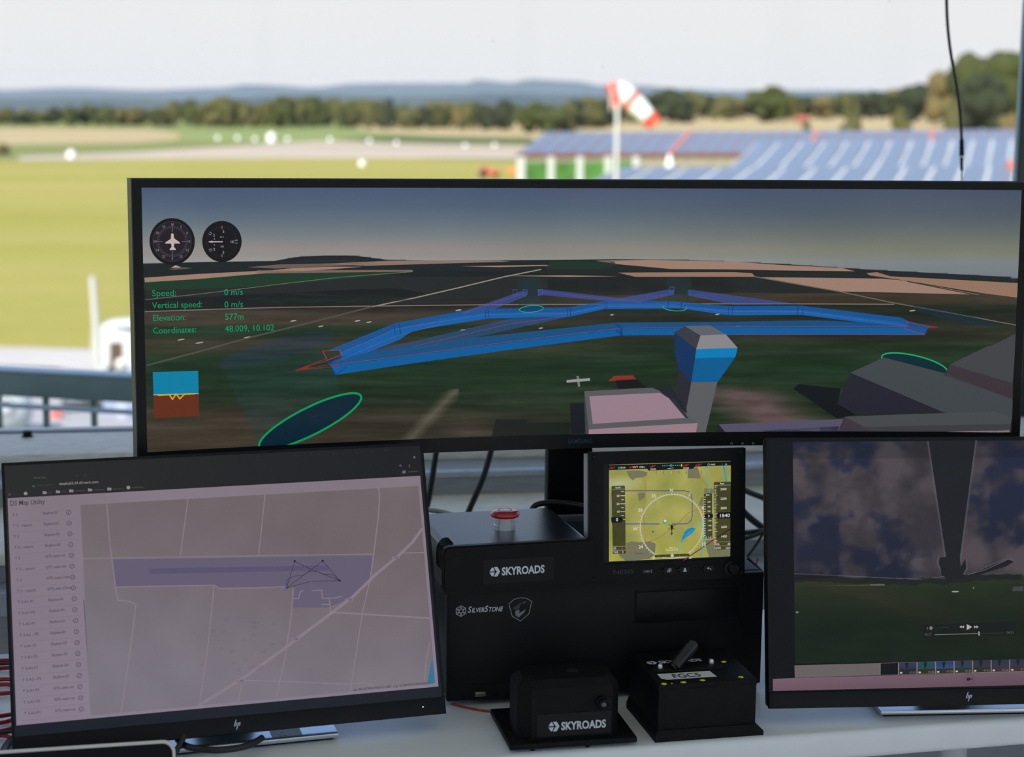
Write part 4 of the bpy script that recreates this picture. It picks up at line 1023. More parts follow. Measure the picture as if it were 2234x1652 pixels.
rowA, rowB = q.uv(149.5, 1118.3), q.uv(177.6, 1547.3); tA = q.uv(27, 1127); nA = q.uv(93, 1123)
names = ['T 3', 'T 3 - return', 'T 3', 'T 3 - return', 'T 3', 'T 3 - return', 'T 3', 'T 3 - return', 'T 3-A1-P1', 'T 3-A1-P2', 'T 3-A2-P1', 'T 3-A2 - P2', 'T 3-A1-P1', 'T 3-A1-P2', 'T 3-A2-P1', 'T 3-A2 - P2', 'T 3-A1-P1', 'T 3-A1-P2', 'T 3-A2-P1']
bots = ['Skybot-01'] * 2 + ['Skybot-03'] * 2 + ['SITL-test-rst'] * 2 + ['SITL-test-Otto'] * 2 + ['Skybot-01'] * 4 + ['Skybot-03'] * 4 + ['SITL-test-rst'] * 3
TXC = (78, 68, 84); kk = q.mpp(150, 1300)
for i in range(19):
    du, dv = (rowB[0] - rowA[0]) * i / 18, (rowB[1] - rowA[1]) * i / 18
    def put(body, base, size):
        tr, tw = text_tris(body, .012, 0)
        for t_ in tr: q.tri([(base[0] + du + p[0] * size * kk, base[1] + dv + p[1] * size * kk) for p in t_], [q.col(TXC)] * 3)
    put(names[i], tA, 8.6); put(bots[i], nA, 8.6)
    c = (rowA[0] + du, rowA[1] + dv); n = 20
    q.lineuv([(c[0] + math.cos(2 * math.pi * k / n) * 4.8 * kk, c[1] + math.sin(2 * math.pi * k / n) * 4.8 * kk) for k in range(n)], 1.3 * kk, (76, 66, 82), 1, True)
    q.lineuv([(c[0] - 1.6 * kk, c[1] - 1.6 * kk), (c[0] + 1.6 * kk, c[1] + 1.6 * kk)], 1.3 * kk, (86, 76, 92))
    yy = c[1] - 13.5 * kk; q.lineuv([(u0 + .006, yy), (c[0] + 14 * kk, yy)], .8 * kk, (120, 108, 120))
q.line([(183, 1310), (197, 1511)], 2.6, (98, 92, 112))
q.end()

q.begin('street_map', 'muted street map with pale roads and dark flight routes')
q.up()
def mapc(px, py):
    n = fbm(px / 90, py / 90) * 4
    c = mixc((112, 100, 104), (124, 117, 127), (py - 1100) / 330 - (px - 300) / 1800)
    return tuple(v + n for v in c)
mq = [q.uv(172, 1103), q.uv(913, 1060), q.uv(949, 1491), q.uv(201, 1563)]
q.grid((mq[0][0] + mq[3][0]) / 2, (mq[1][0] + mq[2][0]) / 2, (mq[2][1] + mq[3][1]) / 2, (mq[0][1] + mq[1][1]) / 2, 60, 40, mapc)
q.up()
PUR = (102, 94, 116)
q.poly([(244, 1221), (814.5, 1213), (811, 1261), (766, 1305), (716, 1326), (638, 1326), (640, 1282), (477, 1283.6), (468, 1278), (252.6, 1281)], PUR)
q.up(); q.poly([(325, 1240.5), (717, 1233.5), (717, 1245), (325, 1253)], (90, 83, 112))
q.up()
RD = (140, 127, 137)
for L_, wd in (([(175, 1219), (500, 1214), (814, 1209)], 2.0), ([(233, 1101), (240, 1190), (247, 1240), (253, 1290), (258, 1310), (286, 1313), (296, 1320), (288, 1390), (264, 1555)], 2.4),
               ([(410, 1090), (402, 1150), (393, 1215)], 2.2), ([(578, 1080), (572, 1140), (564, 1212)], 2.2), ([(252, 1281), (468, 1277), (478, 1284), (560, 1283), (622, 1280)], 2.2), ([(467, 1278), (455, 1400), (436, 1530)], 2.2),
               ([(826, 1064), (828, 1090), (825, 1130), (815, 1210), (808, 1262)], 2.6), ([(808, 1262), (790, 1340), (764, 1510)], 2.2), ([(640, 1283), (636, 1340), (627, 1398), (623, 1430), (603, 1520)], 2.2),
               ([(920, 1155), (900, 1183), (870, 1212), (820, 1253), (770, 1302), (720, 1340), (660, 1385), (600, 1430), (530, 1480), (436, 1538)], 6.0), ([(878, 1207), (924, 1206)], 2.2), ([(722, 1336), (790, 1340), (936, 1349)], 3.2),
               ([(533, 1485), (640, 1488), (760, 1493), (795, 1490), (815, 1497)], 2.2), ([(527, 1492), (520, 1530)], 2.2), ([(938, 1400), (930, 1440), (926, 1486)], 2.2),
               ([(638, 1307), (651, 1306), (655, 1291), (662, 1289)], 2.0), ([(681, 1289), (702, 1288), (703, 1306), (733, 1305), (746, 1301)], 2.0), ([(719, 1306), (721, 1336)], 2.4), ([(702, 1319), (718, 1319)], 2.0)): q.line(L_, wd, RD, .85)
q.up()
for x, y in ((864, 1217), (762, 1309), (645, 1395), (525, 1486)):
    q.poly([(x - 9, y - 2.6), (x + 8, y - 3.4), (x + 8, y + 2.6), (x - 9, y + 3.2)], (134, 122, 132)); q.text('L 360', x - 6, y + 2.4, 6.5, (56, 48, 60), 1, .01, 'L', 12)
RT_ = (62, 52, 70)
for L_ in ([(625, 1283), (643, 1225), (680, 1243), (741, 1267)], [(625, 1283), (704, 1224), (741, 1267)], [(626, 1282), (625, 1266), (642, 1257), (660, 1256), (674, 1247), (694, 1248), (706, 1254), (724, 1254), (741, 1267)], [(626, 1283), (677, 1269), (741, 1267)]): q.line(L_, 1.3, RT_)
for x, y in ((643, 1224.5), (704, 1224), (741, 1267)): q.ell(x, y, 2.4, 2.4, (36, 28, 46))
q.poly([(620, 1280), (631, 1283), (622, 1288), (624, 1283.5)], (70, 76, 150))
q.poly([(943, 1432), (949, 1491), (932, 1493)], (52, 116, 146))
q.text('lat: 48.00790043926721480   lng: 10.08490727803640234', 771, 1508, 7.2, (60, 52, 64), 1, 0, 'L', 172)
rn = random.Random(3)
for i in range(26): q.ell(rn.uniform(440, 620), rn.uniform(1350, 1470), 6, 4.5, (110, 100, 112), .22, 0, 12)
q.end()

# ================================================================== PICTURE ON THE VIDEO MONITOR
q = Picture(MR, scrR, None, .9); q.lay = 1
q.begin('video_frame', 'dark cloudy sky over a field with a rotor mast')
def vbg(px, py): return mixc((13, 17, 21), (8, 9, 13), (py - 960) / 500)
q.grid(-w2, w2, -.352 / 2 + .021, h2, 16, 12, vbg)
q.up()
HV = [(1731, 1262), (1800, 1262), (1860, 1265), (1960, 1267), (2060, 1266), (2140, 1258), (2300, 1255)]
def vid(px, py):
    if py < interp(HV, px) - 2:
        a = fbm(px / 130, py / 100, 5) + .55 * fbm(px / 45 + 9, py / 40, 4)
        cloud = mixc((58, 53, 60), (88, 80, 86), .5 + fbm(px / 60, py / 60 + 4))
        blue = mixc((36, 42, 70), (32, 36, 54), (py - 960) / 300)
        t_ = (a + .52) * 2.0
        if px > 2160: t_ -= .8 * (1 - abs(py - 1090) / 130) if abs(py - 1090) < 130 else 0
        if px < 1830: t_ -= .35
        return tuple(v * (.92 - .16 * (py < 1000)) for v in mixc(blue, cloud, t_))
    n = fbm(px / 70, py / 12) * 4; k = (py - 1270) / 170
    c = mixc((38, 47, 28), (19, 30, 17), min(1, k * 2)); e = max(0, 1 - abs((px - 1850 - (py - 1285) * 3) / 140)); c = mixc(c, (52, 46, 30), e * .55 * (1 - k))
    return tuple(max(6, v + n) for v in c)
va, vb_, vc_, vd_ = q.uv(1731, 969), q.uv(2234, 957), q.uv(2234, 1437), q.uv(1733, 1451)
q.grid((va[0] + vd_[0]) / 2, w2 - .003, (vc_[1] + vd_[1]) / 2, (va[1] + vb_[1]) / 2, 150, 110, vid)
q.up()
for dx, c_, al in ((4, (96, 92, 100), .45), (0, (24, 26, 30), .97)):
    q.poly([(2026 - dx, 963), (2128 + dx, 960), (2094 + dx, 1216), (2096 + dx, 1236), (2106 + dx, 1220 - dx), (2108 + dx, 1240), (2100 + dx, 1254), (2112, 1255), (2188, 1224 - dx), (2200 + dx, 1221 - dx), (2212 + dx, 1226), (2195, 1236), (2150, 1250), (2106, 1266), (2072, 1268), (2054, 1256), (2052 - dx, 1240), (2048 - dx, 1230), (2050 - dx, 1216 - dx), (2064 - dx, 1216)], c_, al)
    q.up()
q.poly([(2040, 1020), (2110, 1010), (2106, 1040), (2076, 1052), (2048, 1044)], (30, 34, 36), .8)
q.poly([(1733, 1253), (1830, 1254), (1826, 1260), (1733, 1266)], (28, 28, 34)); q.line([(1733, 1252), (1828, 1256), (1950, 1262), (2010, 1264), (2060, 1258)], 1.4, (104, 98, 106), .8)
hl = [(x, interp(HV, x) - 4 + fbm(x / 14, 0) * 4) for x in range(1733, 2236, 8)]
q.poly(hl + [(x, y + 12) for x, y in hl[::-1]], (28, 32, 30), .95); q.line([(2112, 1254), (2150, 1243), (2196, 1222)], 1.2, (120, 112, 118), .7)
q.poly([(1786, 1277), (1880, 1276), (1940, 1274), (1880, 1279)], (84, 88, 70), .6); q.poly([(1898, 1275), (1930, 1274), (1930, 1278), (1898, 1278)], (110, 104, 104), .8)
q.poly([(2210, 1281), (2232, 1279), (2232, 1290), (2208, 1290)], (66, 66, 76)); q.ell(2084, 1291, 8, 1.6, (160, 150, 146)); q.ell(1739, 1336, 3, 1.8, (130, 140, 90)); q.ell(2124, 1283, 1.6, 1.6, (140, 140, 130))
q.up()
q.poly([(2013, 1364), (2216, 1356), (2216, 1386), (2014, 1393)], (20, 24, 26), .8)
q.up()
q.poly([(2021, 1371), (2024, 1368), (2024, 1374)], (110, 108, 104)); q.ell(2031, 1370.5, 3.6, 3.8, (128, 122, 122)); q.line([(2040, 1370.5), (2072, 1369)], 1, (48, 56, 50))
LTC = (188, 176, 172)
for a, s in ((2093, -1), (2098, -1), (2130, 1), (2135, 1)): q.poly([(a, 1368 - 0), (a + 5 * -s, 1368 - 3.2), (a + 5 * -s, 1368 + 3.2)] if s > 0 else [(a, 1368), (a + 5, 1364.8), (a + 5, 1371.2)], LTC)
q.poly([(2109, 1362), (2120.5, 1368), (2109, 1375)], LTC); q.poly([(2113, 1368), (2118, 1373), (2114, 1375)], (60, 60, 64))
q.text('02:57', 2017, 1387, 7.5, (92, 96, 84), 1, .005, 'L', 15); q.text('04:33', 2196, 1383, 7.5, (100, 94, 84), 1, .005, 'L', 15)
q.line([(2040, 1385), (2135, 1382.5)], 1.8, (112, 116, 96)); q.line([(2135, 1382.5), (2190, 1381)], 1.2, (50, 52, 44)); q.line([(2135.5, 1379), (2136, 1386)], 2.6, (176, 172, 164))
q.poly([(1733, 1452), (1919, 1447), (1920, 1473.5), (1734, 1479)], (106, 98, 98)); q.poly([(1919, 1447), (2238, 1438), (2238, 1466), (1920, 1473.5)], (128, 118, 112))
q.poly([(1686, 1481.6), (1734, 1479.5), (2238, 1466), (2238, 1495), (1686, 1508)], [(122, 94, 108), (122, 94, 108), (108, 88, 100), (96, 76, 88), (112, 84, 98)])
q.up()
th = [((14, 14, 22),) * 3, ((56, 58, 84), (40, 46, 66), (34, 36, 44)), ((28, 74, 92), (40, 70, 80), (40, 46, 30)), ((34, 52, 116), (52, 76, 110), (42, 46, 30)), ((52, 56, 72), (40, 64, 84), (40, 50, 40)), ((48, 48, 62), (48, 50, 60), (40, 44, 36)), ((46, 48, 70), (50, 54, 72), (60, 48, 48)), ((44, 46, 72), (52, 54, 70), (56, 46, 46))]
for i, (a_, b_, c_) in enumerate(th):
    x0 = 1921 + i * 40.4; x1 = x0 + 38; y0 = 1447.5 - i * 1.25; y1 = 1473 - i * 1.1; ym = y0 + (y1 - y0) * .6
    q.poly([(x0, y0), (x1, y0 - 1), (x1, ym - 1), (x0, ym)], [a_, a_, b_, b_]); q.poly([(x0, ym), (x1, ym - 1), (x1, y1 - 1), (x0, y1)], c_)
q.up()
for i in range(1, 8):
    x0 = 1921 + i * 40.4; y0 = 1447.5 - i * 1.25; y1 = 1473 - i * 1.1
    q.poly([(x0 + 13, y0), (x0 + 21, y0), (x0 + 18, y0 + 13), (x0 + 15, y0 + 13)], (26, 26, 34)); q.ell(x0 + 4.5, y1 - 3.6, 2.8, 2, (190, 180, 182))
    q.text('01:3%d' % i, x0 + 23, y1 - 2.5, 6, (140, 126, 128), 1, 0, 'L', 13)
q.ell(2114, 1482, 11, 11, (88, 58, 84), 1, 0, 32, .9); q.poly([(2109, 1479), (2117, 1478.8), (2117, 1485), (2109, 1485.4)], (46, 22, 46)); q.poly([(2117.5, 1482), (2121, 1479), (2121, 1485)], (46, 22, 46))
q.end()

# ================================================================== PICTURE ON THE AVIONICS DISPLAY
q = PN; q.gain = .80; q.lay = 1
def c6(x, y): return (1270 + x / 5.163, 960 + y / 5.163)
q.begin('moving_map', 'bright olive moving map with grey towns, river and roads')
na, nb, nc, nd = q.uv(1327, 1014), q.uv(1601, 1006), q.uv(1602.5, 1213), q.uv(1330, 1226)
U0, U1, V0, V1 = (na[0] + nd[0]) / 2, (nb[0] + nc[0]) / 2, (nc[1] + nd[1]) / 2, (na[1] + nb[1]) / 2
def nm(px, py):
    n = fbm(px / 40, py / 50) * .5 + .5
    c = mixc((148, 152, 74), (196, 188, 104), n); g = max(0, 1 - math.hypot((px - 1350) / 60, (py - 1055) / 18)); c = mixc(c, (206, 208, 178), g * .7)
    return mixc(c, (176, 176, 60), .35 if py > 1180 else 0)
q.grid(U0, U1, V0, V1, 60, 46, nm)
q.up()
GT = (124, 124, 96)
for pl in ([(505, 350), (640, 340), (735, 365), (730, 400), (690, 420), (600, 430), (570, 455), (540, 430), (515, 390)], [(1190, 330), (1300, 305), (1335, 420), (1320, 438), (1188, 430)], [(628, 600), (700, 590), (715, 640), (690, 660), (640, 690)],
           [(495, 1160), (560, 1140), (640, 1155), (700, 1150), (760, 1140), (828, 1170), (820, 1290), (760, 1340), (600, 1360), (490, 1362), (410, 1300), (440, 1260), (495, 1230)],
           [(1375, 545), (1480, 550), (1480, 600), (1375, 600)], [(1340, 650), (1370, 640), (1370, 740), (1320, 740), (1325, 690)], [(1390, 1130), (1490, 1120), (1500, 1240), (1710, 1240), (1712, 1310), (1430, 1320), (1400, 1230)]): q.poly([c6(*p) for p in pl], GT)
q.up()
for L_, wd, c_ in (([(1385, 310), (1400, 420), (1430, 540), (1432, 600)], 1.8, (96, 176, 176)), ([(1590, 290), (1615, 400), (1625, 480)], 3.6, (60, 160, 190)), ([(1520, 300), (1522, 470)], 1.6, (196, 150, 50)),
                   ([(690, 340), (705, 450), (718, 560), (705, 700), (690, 800), (700, 960), (710, 1080), (715, 1180)], .9, (186, 110, 50)), ([(490, 1250), (620, 1240), (740, 1160), (880, 1090), (980, 1020), (1090, 930), (1200, 820), (1370, 760)], .9, (186, 100, 50)),
                   ([(1310, 340), (1340, 440), (1390, 490), (1410, 545)], 1.1, (190, 110, 60)), ([(1370, 905), (1290, 980), (1190, 1060), (1120, 1150), (1080, 1280)], 2.0, (96, 190, 190)), ([(1372, 880), (1375, 1130), (1335, 1320)], 2.8, (80, 180, 190)),
                   ([(1140, 1360), (1300, 1250), (1480, 1125), (1705, 980)], 2.2, (110, 40, 90))): q.line([c6(*p) for p in L_], wd, c_)
q.poly([c6(*p) for p in ((1110, 1170), (1125, 1110), (1150, 1040), (1190, 1000), (1240, 985), (1278, 1000), (1240, 1050), (1170, 1100))], (20, 144, 196))
q.end()
q.begin('flight_instruments', 'white compass rose with speed and altitude tapes')
q.up(2)
WH = (226, 224, 214); NV = (74, 76, 160)
q.line([c6(*p) for p in ((485, 573), (1150, 572), (1200, 585), (1232, 625), (1240, 680), (1240, 860), (1228, 905), (1195, 938), (1150, 947), (485, 947))], 1.7, NV)
q.line([c6(*p) for p in ((345, 575), (325, 620), (325, 900), (345, 945))], 1.3, NV)
ccx, ccy = c6(1010, 975)
q.ell(ccx, ccy, 68.5, 68, (206, 204, 184), 1, -3, 90, 2.0)
for k in range(72):
    a = R(k * 5); r1 = 72 if k % 2 else 74; x1, y1 = ccx + r1 * math.sin(a), ccy - r1 * math.cos(a) - (r1 * math.sin(a)) * .03
    if y1 < 1219 and x1 < 1536: q.line([(ccx + 68 * math.sin(a), ccy - 68 * math.cos(a) - 68 * math.sin(a) * .03), (x1, y1)], 1.2, (206, 204, 184))
for s, x, y in (('N', 1005, 585), ('3', 1210, 630), ('33', 803, 648), ('30', 653, 808), ('W', 600, 1018), ('24', 660, 1222), ('12', 1368, 1192), ('6', 1360, 780)): q.text(s, *c6(x, y), 9.6, WH, 1, .02, 'C')
q.text('21', *c6(805, 1345), 8, WH, 1, .02, 'C'); q.text('15', *c6(1215, 1338), 7, WH, 1, .02, 'C')
q.poly([c6(870, 940), c6(1010, 940), c6(1010, 952), c6(870, 952)], (130, 206, 40)); q.ell(*c6(935, 915), 4.4, 4.4, (60, 60, 130)); q.up(); q.ell(*c6(935, 913), 3.4, 3.4, (224, 222, 230))
HB = (24, 22, 26); hx, hy = c6(1010, 985)
q.ell(hx, hy, 2.2, 6.5, HB); q.line([(hx, hy), (hx, hy + 17)], 1.4, HB); q.line([(hx - 2.4, hy + 13), (hx + 2.4, hy + 13)], 1.4, HB)
for a in (50, 140, 230, 320): q.line([(hx, hy - 1), (hx + 11 * math.sin(R(a)), hy - 1 - 8 * math.cos(R(a)))], 1.0, HB)
q.ell(*c6(797, 1035), 1.5, 1.5, (40, 50, 20)); q.text('500 m', *c6(1015, 1228), 6, WH, 1, .01, 'C'); q.line([c6(945, 1225), c6(948, 1245), c6(1076, 1240), c6(1076, 1222)], 1, WH)
for x in (835, 918, 1090, 1172, 1342): q.line([c6(x, 348), c6(x, 382)], .9, (70, 74, 30))
q.line([c6(1003, 348), c6(1003, 382)], 1.3, (200, 196, 180)); q.text('Türkheim', *c6(585, 1288), 4.4, (60, 60, 120), 1, .01, 'L', 20)
q.up()
DK = (14, 15, 16)
q.poly([c6(296, 285), c6(1708, 240), c6(1708, 286), c6(1275, 300), c6(1245, 325), c6(750, 345), c6(730, 325), c6(296, 340)], DK)
def tape(x0, x1, y0, y1, al=.86): q.poly([c6(x0 + 8, y0), c6(x1 - 8, y0 - 6), c6(x1, y0 + 4), c6(x1 + 8 * (y1 - y0) / 800, y1 - 10), c6(x1 - 2 + 8 * (y1 - y0) / 800, y1), c6(x0 + 16 * (y1 - y0) / 800, y1 + 5), c6(x0, y0 + 10)], (28, 28, 16), al)
tape(330, 482, 520, 1280); tape(1370, 1462, 605, 1110); tape(1482, 1674, 475, 1235)
q.poly([c6(815, 1295), c6(1200, 1280), c6(1215, 1310), c6(820, 1325)], (34, 36, 24), .9)
q.up()
q.ell(*c6(1014, 1303), 3.6, 3.6, (208, 204, 196)); 
for x in (855, 935, 1095, 1175): q.ell(*c6(x, 1309 - (x - 855) * .03), .9, .9, (120, 120, 110))
for s, x, y, z, al in (('km/h', 404, 546, 5.6, 'C'), ('30', 420, 642, 6.6, 'R'), ('20', 420, 732, 6.6, 'R'), ('10', 422, 820, 6.6, 'R'), ('GS', 346, 1234, 6.2, 'L'), ('TAS', 350, 1277, 6.2, 'L'), ('0', 464, 1274, 6.2, 'R'),
                       ('fpm', 1414, 628, 5.4, 'C'), ('600', 1446, 706, 4.6, 'R'), ('400', 1446, 760, 4.6, 'R'), ('200', 1446, 812, 4.6, 'R'), ('-200', 1456, 918, 4.6, 'R'), ('-400', 1456, 972, 4.6, 'R'), ('-600', 1456, 1025, 4.6, 'R'), ('G 1.0', 1420, 1110, 6, 'C'),
                       ('feet', 1576, 501, 5.8, 'C'), ('2400', 1626, 566, 6.8, 'R'), ('2200', 1627, 673, 6.8, 'R'), ('2000', 1628, 779, 6.8, 'R'), ('1600', 1629, 991, 6.8, 'R'), ('1400', 1629, 1098, 6.8, 'R'), ('AGL', 1490, 1186, 6, 'L'), ('-50', 1672, 1182, 6, 'R'), ('QNH', 1492, 1230, 6, 'L'), ('1017', 1674, 1227, 6, 'R'),
                       ('00:00', 432, 322, 4.8, 'L'), ('072°T 130km', 570, 316, 4.8, 'L'), ('EDDM', 768, 338, 4.4, 'L'), ('EDDM', 1138, 326, 4.4, 'L'), ('04:01', 1446, 287, 4.8, 'L')): q.text(s, *c6(x, y), z, WH, 1, .012, al)
for y in (583, 674, 763, 852): q.line([c6(440, y), c6(470, y)], 1.1, WH)
for y in (629, 719, 808, 897): q.line([c6(432, y), c6(482, y)], 1.2, WH)
for k in range(17): q.line([c6(1368, 645 + k * 27), c6(1390, 644 + k * 27)], 1.1, WH)
for k in range(38): q.line([c6(1494, 520 + k * 17), c6(1508 if k % 6 else 1522, 520 + k * 17)], 1.0, WH)
for a, b, y0 in ((335, 480, 556), (1484, 1672, 510), (345, 490, 1200), (345, 490, 1245), (1486, 1676, 1150), (1490, 1678, 1196)): q.line([c6(a, y0), c6(b, y0 - 3)], .8, (170, 168, 160))
q.text('0', *c6(458, 1230), 6.2, (210, 50, 46), 1, .02, 'R'); q.poly([c6(1480, 1130), c6(1500, 1125), c6(1516, 1150), c6(1500, 1172), c6(1484, 1168)], (226, 150, 40)); q.poly([c6(1355, 850), c6(1370, 838), c6(1370, 862)], (226, 110, 40))
RD_ = (206, 40, 40)
for a in (305, 335, 540, 580, 765, 790, 1140, 1165, 1280, 1310): q.line([c6(a, 325 - (a - 305) * .036), c6(a + 32, 305 - (a - 305) * .034)], 1.4, RD_)
q.line([c6(530, 308), c6(620, 304)], 1.2, RD_)
for k in range(9):
    x = 908 + k * 24
    if k != 4: q.ell(*c6(x, 291 - (x - 908) * .03), 1.1, 1.1, (80, 210, 200), 1, 0, 10)
q.ell(*c6(1003, 288), 1.9, 1.9, (80, 210, 200), 1, 0, 16, 1.0); q.poly([c6(1114, 272), c6(1126, 271), c6(1126, 300), c6(1114, 300)], (220, 210, 40)); q.line([c6(965, 322), c6(1000, 321)], 1.2, WH); q.text('°T', *c6(1006, 330), 4.6, WH)
q.ell(*c6(1424, 279), 2, 2, (80, 190, 220), 1, 0, 16, .9); q.ell(*c6(416, 318), 2, 2, (80, 190, 220), 1, 0, 16, .9); q.poly([c6(1608, 284), c6(1620, 258), c6(1634, 283)], (60, 190, 200)); q.text('2', *c6(1570, 284), 4.6, (150, 150, 150))
q.up()
q.poly([c6(328, 872), c6(440, 868), c6(462, 897), c6(442, 930), c6(332, 934)], (10, 12, 24)); q.poly([c6(1375, 835), c6(1472, 832), c6(1474, 876), c6(1378, 880), c6(1385, 858)], (10, 12, 24)); q.poly([c6(1528, 818), c6(1686, 814), c6(1688, 882), c6(1530, 886), c6(1515, 850)], (10, 12, 24))
q.up()
q.text('0', *c6(392, 916), 9.6, WH, 1, .02, 'C'); q.text('0', *c6(1426, 868), 6.4, WH, 1, .02, 'C'); q.text('1840', *c6(1602, 870), 10, WH, 1, .015, 'C', 24)
q.end()

# ================================================================== OUTSIDE: gallery rail
M_rail = mat('rail_green_grey', (.17, .245, .225), .42, noise_amt=.12, noise_scale=12)
M_rail_top = mat('rail_bar_blue_grey', (.50, .58, .64), .4, .0, noise_amt=.06)
struct('gallery_slab', box(BM(), X0 - 1.8, X1 + 1.8, Y1 + .1, 6.2, -.35, -.05), mat('gallery_concrete', (.30, .30, .29), .8, noise_amt=.15, noise_scale=6), 'concrete gallery deck outside the window')
ra, rb = at_d(0, 806, 5.0), at_d(294, 820, 4.9)
rd = (rb - ra); rd.z = 0; rd.normalize()
rl = thing('gallery_railing', 'grey-green railing with a deep top beam outside the window', 'railing', (ra.x, ra.y, -.05), math.atan2(rd.y, rd.x))
zt_ = ra.z + .05
bm = box(BM(), -1.2, 2.9, -.03, .03, zt_ - .074, zt_, .004)
obj('top_beam', bm, M_rail, rl, 40)
obj('beam_cap', box(BM(), -1.2, 2.9, -.036, .036, zt_, zt_ + .006, .002), M_rail_top, rl, 40)
obj('hand_bar', cyl(BM(), (-1.2, -.045, zt_ - .098), (2.9, -.045, zt_ - .098), .0078, n=14), M_rail_top, rl, 40)
for i in range(-8, 18): 
    x = .146 + i * .154
    obj('baluster', box(BM(), x - .0078, x + .0078, -.008, .008, .02, zt_ - .07, .002), M_rail, rl, 40)
for x in (-1.18, .88, 2.88): obj('post', box(BM(), x - .03, x + .03, -.028, .028, 0, zt_ - .01, .003), M_rail, rl, 40)
obj('bottom_bar', box(BM(), -1.2, 2.9, -.012, .012, .02, .05), M_rail, rl)

# ================================================================== OUTSIDE: airfield ground
def ground_mat(name, a, b, scale, stretch=(1, 1, 1), c=None, scale2=2.0):
    m = bpy.data.materials.new(name); m.use_nodes = True; n, l = m.node_tree.nodes, m.node_tree.links; bs = n['Principled BSDF']; bs.inputs['Roughness'].default_value = .95; bs.inputs['Specular IOR Level'].default_value = .1
    tc = n.new('ShaderNodeTexCoord'); mp = n.new('ShaderNodeMapping'); mp.inputs['Scale'].default_value = stretch; mp.inputs['Rotation'].default_value = (0, 0, R(-4))
    t1 = n.new('ShaderNodeTexNoise'); t1.inputs['Scale'].default_value = scale; t1.inputs['Detail'].default_value = 5; r = n.new('ShaderNodeValToRGB')
    a, b = [v * .78 for v in a], [v * .78 for v in b]
    r.color_ramp.elements[0].position = .36; r.color_ramp.elements[0].color = (*a, 1); r.color_ramp.elements[1].position = .64; r.color_ramp.elements[1].color = (*b, 1)
    l.new(tc.outputs['Object'], mp.inputs[0]); l.new(mp.outputs[0], t1.inputs['Vector']); l.new(t1.outputs['Fac'], r.inputs[0])
    t2 = n.new('ShaderNodeTexNoise'); t2.inputs['Scale'].default_value = scale2; t2.inputs['Detail'].default_value = 3; l.new(tc.outputs['Object'], t2.inputs['Vector'])
    mx = n.new('ShaderNodeMix'); mx.data_type = 'RGBA'; mx.blend_type = 'MULTIPLY'; mx.inputs['Factor'].default_value = .35
    r2 = n.new('ShaderNodeValToRGB'); r2.color_ramp.elements[0].color = (.6, .6, .6, 1); r2.color_ramp.elements[1].color = (1, 1, 1, 1); l.new(t2.outputs['Fac'], r2.inputs[0])
    l.new(r.outputs[0], mx.inputs['A']); l.new(r2.outputs[0], mx.inputs['B']); l.new(mx.outputs['Result'], bs.inputs['Base Color'])
    return m
G_lawn = ground_mat('mown_grass', (.44, .40, .075), (.53, .45, .125), .022, (.35, 1.6, 1), scale2=.4)
G_base = ground_mat('meadow_green', (.25, .29, .08), (.34, .34, .12), .004, (.4, 1.4, 1), scale2=.05)
G_straw = ground_mat('ripe_stubble', (.58, .44, .21), (.68, .53, .29), .008, (.3, 2, 1), scale2=.05)
G_dirt = ground_mat('pale_dirt', (.62, .50, .36), (.74, .61, .48), .015, (.3, 2, 1), scale2=.2)
G_conc = ground_mat('pale_concrete', (.70, .64, .58), (.78, .72, .66), .12, (1, 1, 1), scale2=1.)
G_dark = ground_mat('dark_hedge_green', (.10, .14, .04), (.15, .18, .06), .02, (.3, 2, 1), scale2=.1)
_gz = [0]
def field(name, px, m, label, dz=None):
    _gz[0] += 1; z = GZ + .02 * _gz[0]
    pts = [at_z(x, y, z) for x, y in px]
    bm = BM(); bm.faces.new([bm.verts.new(p) for p in pts])
    bmesh.ops.triangulate(bm, faces=bm.faces)
    return struct(name, bm, m, label)
bm = BM(); bm.faces.new([bm.verts.new(p) for p in ((-6000, -300, GZ), (7500, -300, GZ), (7500, 9000, GZ), (-6000, 9000, GZ))])
struct('ground', bm, G_base, 'wide green meadow land around the airfield')
field('stubble_field', [(-700, 283), (-200, 279), (130, 280), (330, 283), (405, 292), (390, 304), (300, 311), (60, 314), (-300, 318), (-700, 320)], G_straw, 'ripe yellow field before the left part of the tree line')
field('stubble_field', [(740, 272), (1000, 267), (1300, 263), (4200, 280), (4200, 330), (1300, 305), (1130, 300), (960, 297), (820, 289)], G_straw, 'long tan stubble field behind the solar roofs')
field('grass_verge', [(380, 283), (740, 276), (830, 291), (960, 299), (760, 308), (500, 312), (400, 306)], ground_mat('light_green_verge', (.30, .36, .10), (.36, .40, .15), .01, (.3, 2, 1), scale2=.1), 'light green strip between the two ripe fields')
field('maize_strip', [(735, 303), (840, 297), (1000, 299), (1300, 303), (1300, 313), (900, 313)], G_dark, 'dark green crop strip before the tan field')
field('dirt_track', [(40, 341), (300, 332), (620, 312), (700, 308), (1000, 315), (1300, 320), (1300, 347), (900, 345), (500, 346), (40, 350)], G_dirt, 'pale dirt strip along the far edge of the lawn')
field('lawn', [(-900, 352), (40, 351), (300, 348), (620, 345), (900, 345), (1140, 352), (2600, 362), (5000, 372), (5000, 640), (2600, 700), (1300, 800), (300, 762), (-60, 756), (-900, 752)], G_lawn, 'mown airfield lawn')
field('concrete_path', [(-900, 750), (-60, 755), (300, 764), (1300, 803), (1300, 1100), (300, 830), (120, 802), (-100, 796), (-900, 790)], G_conc, 'pale concrete path beside the lawn')
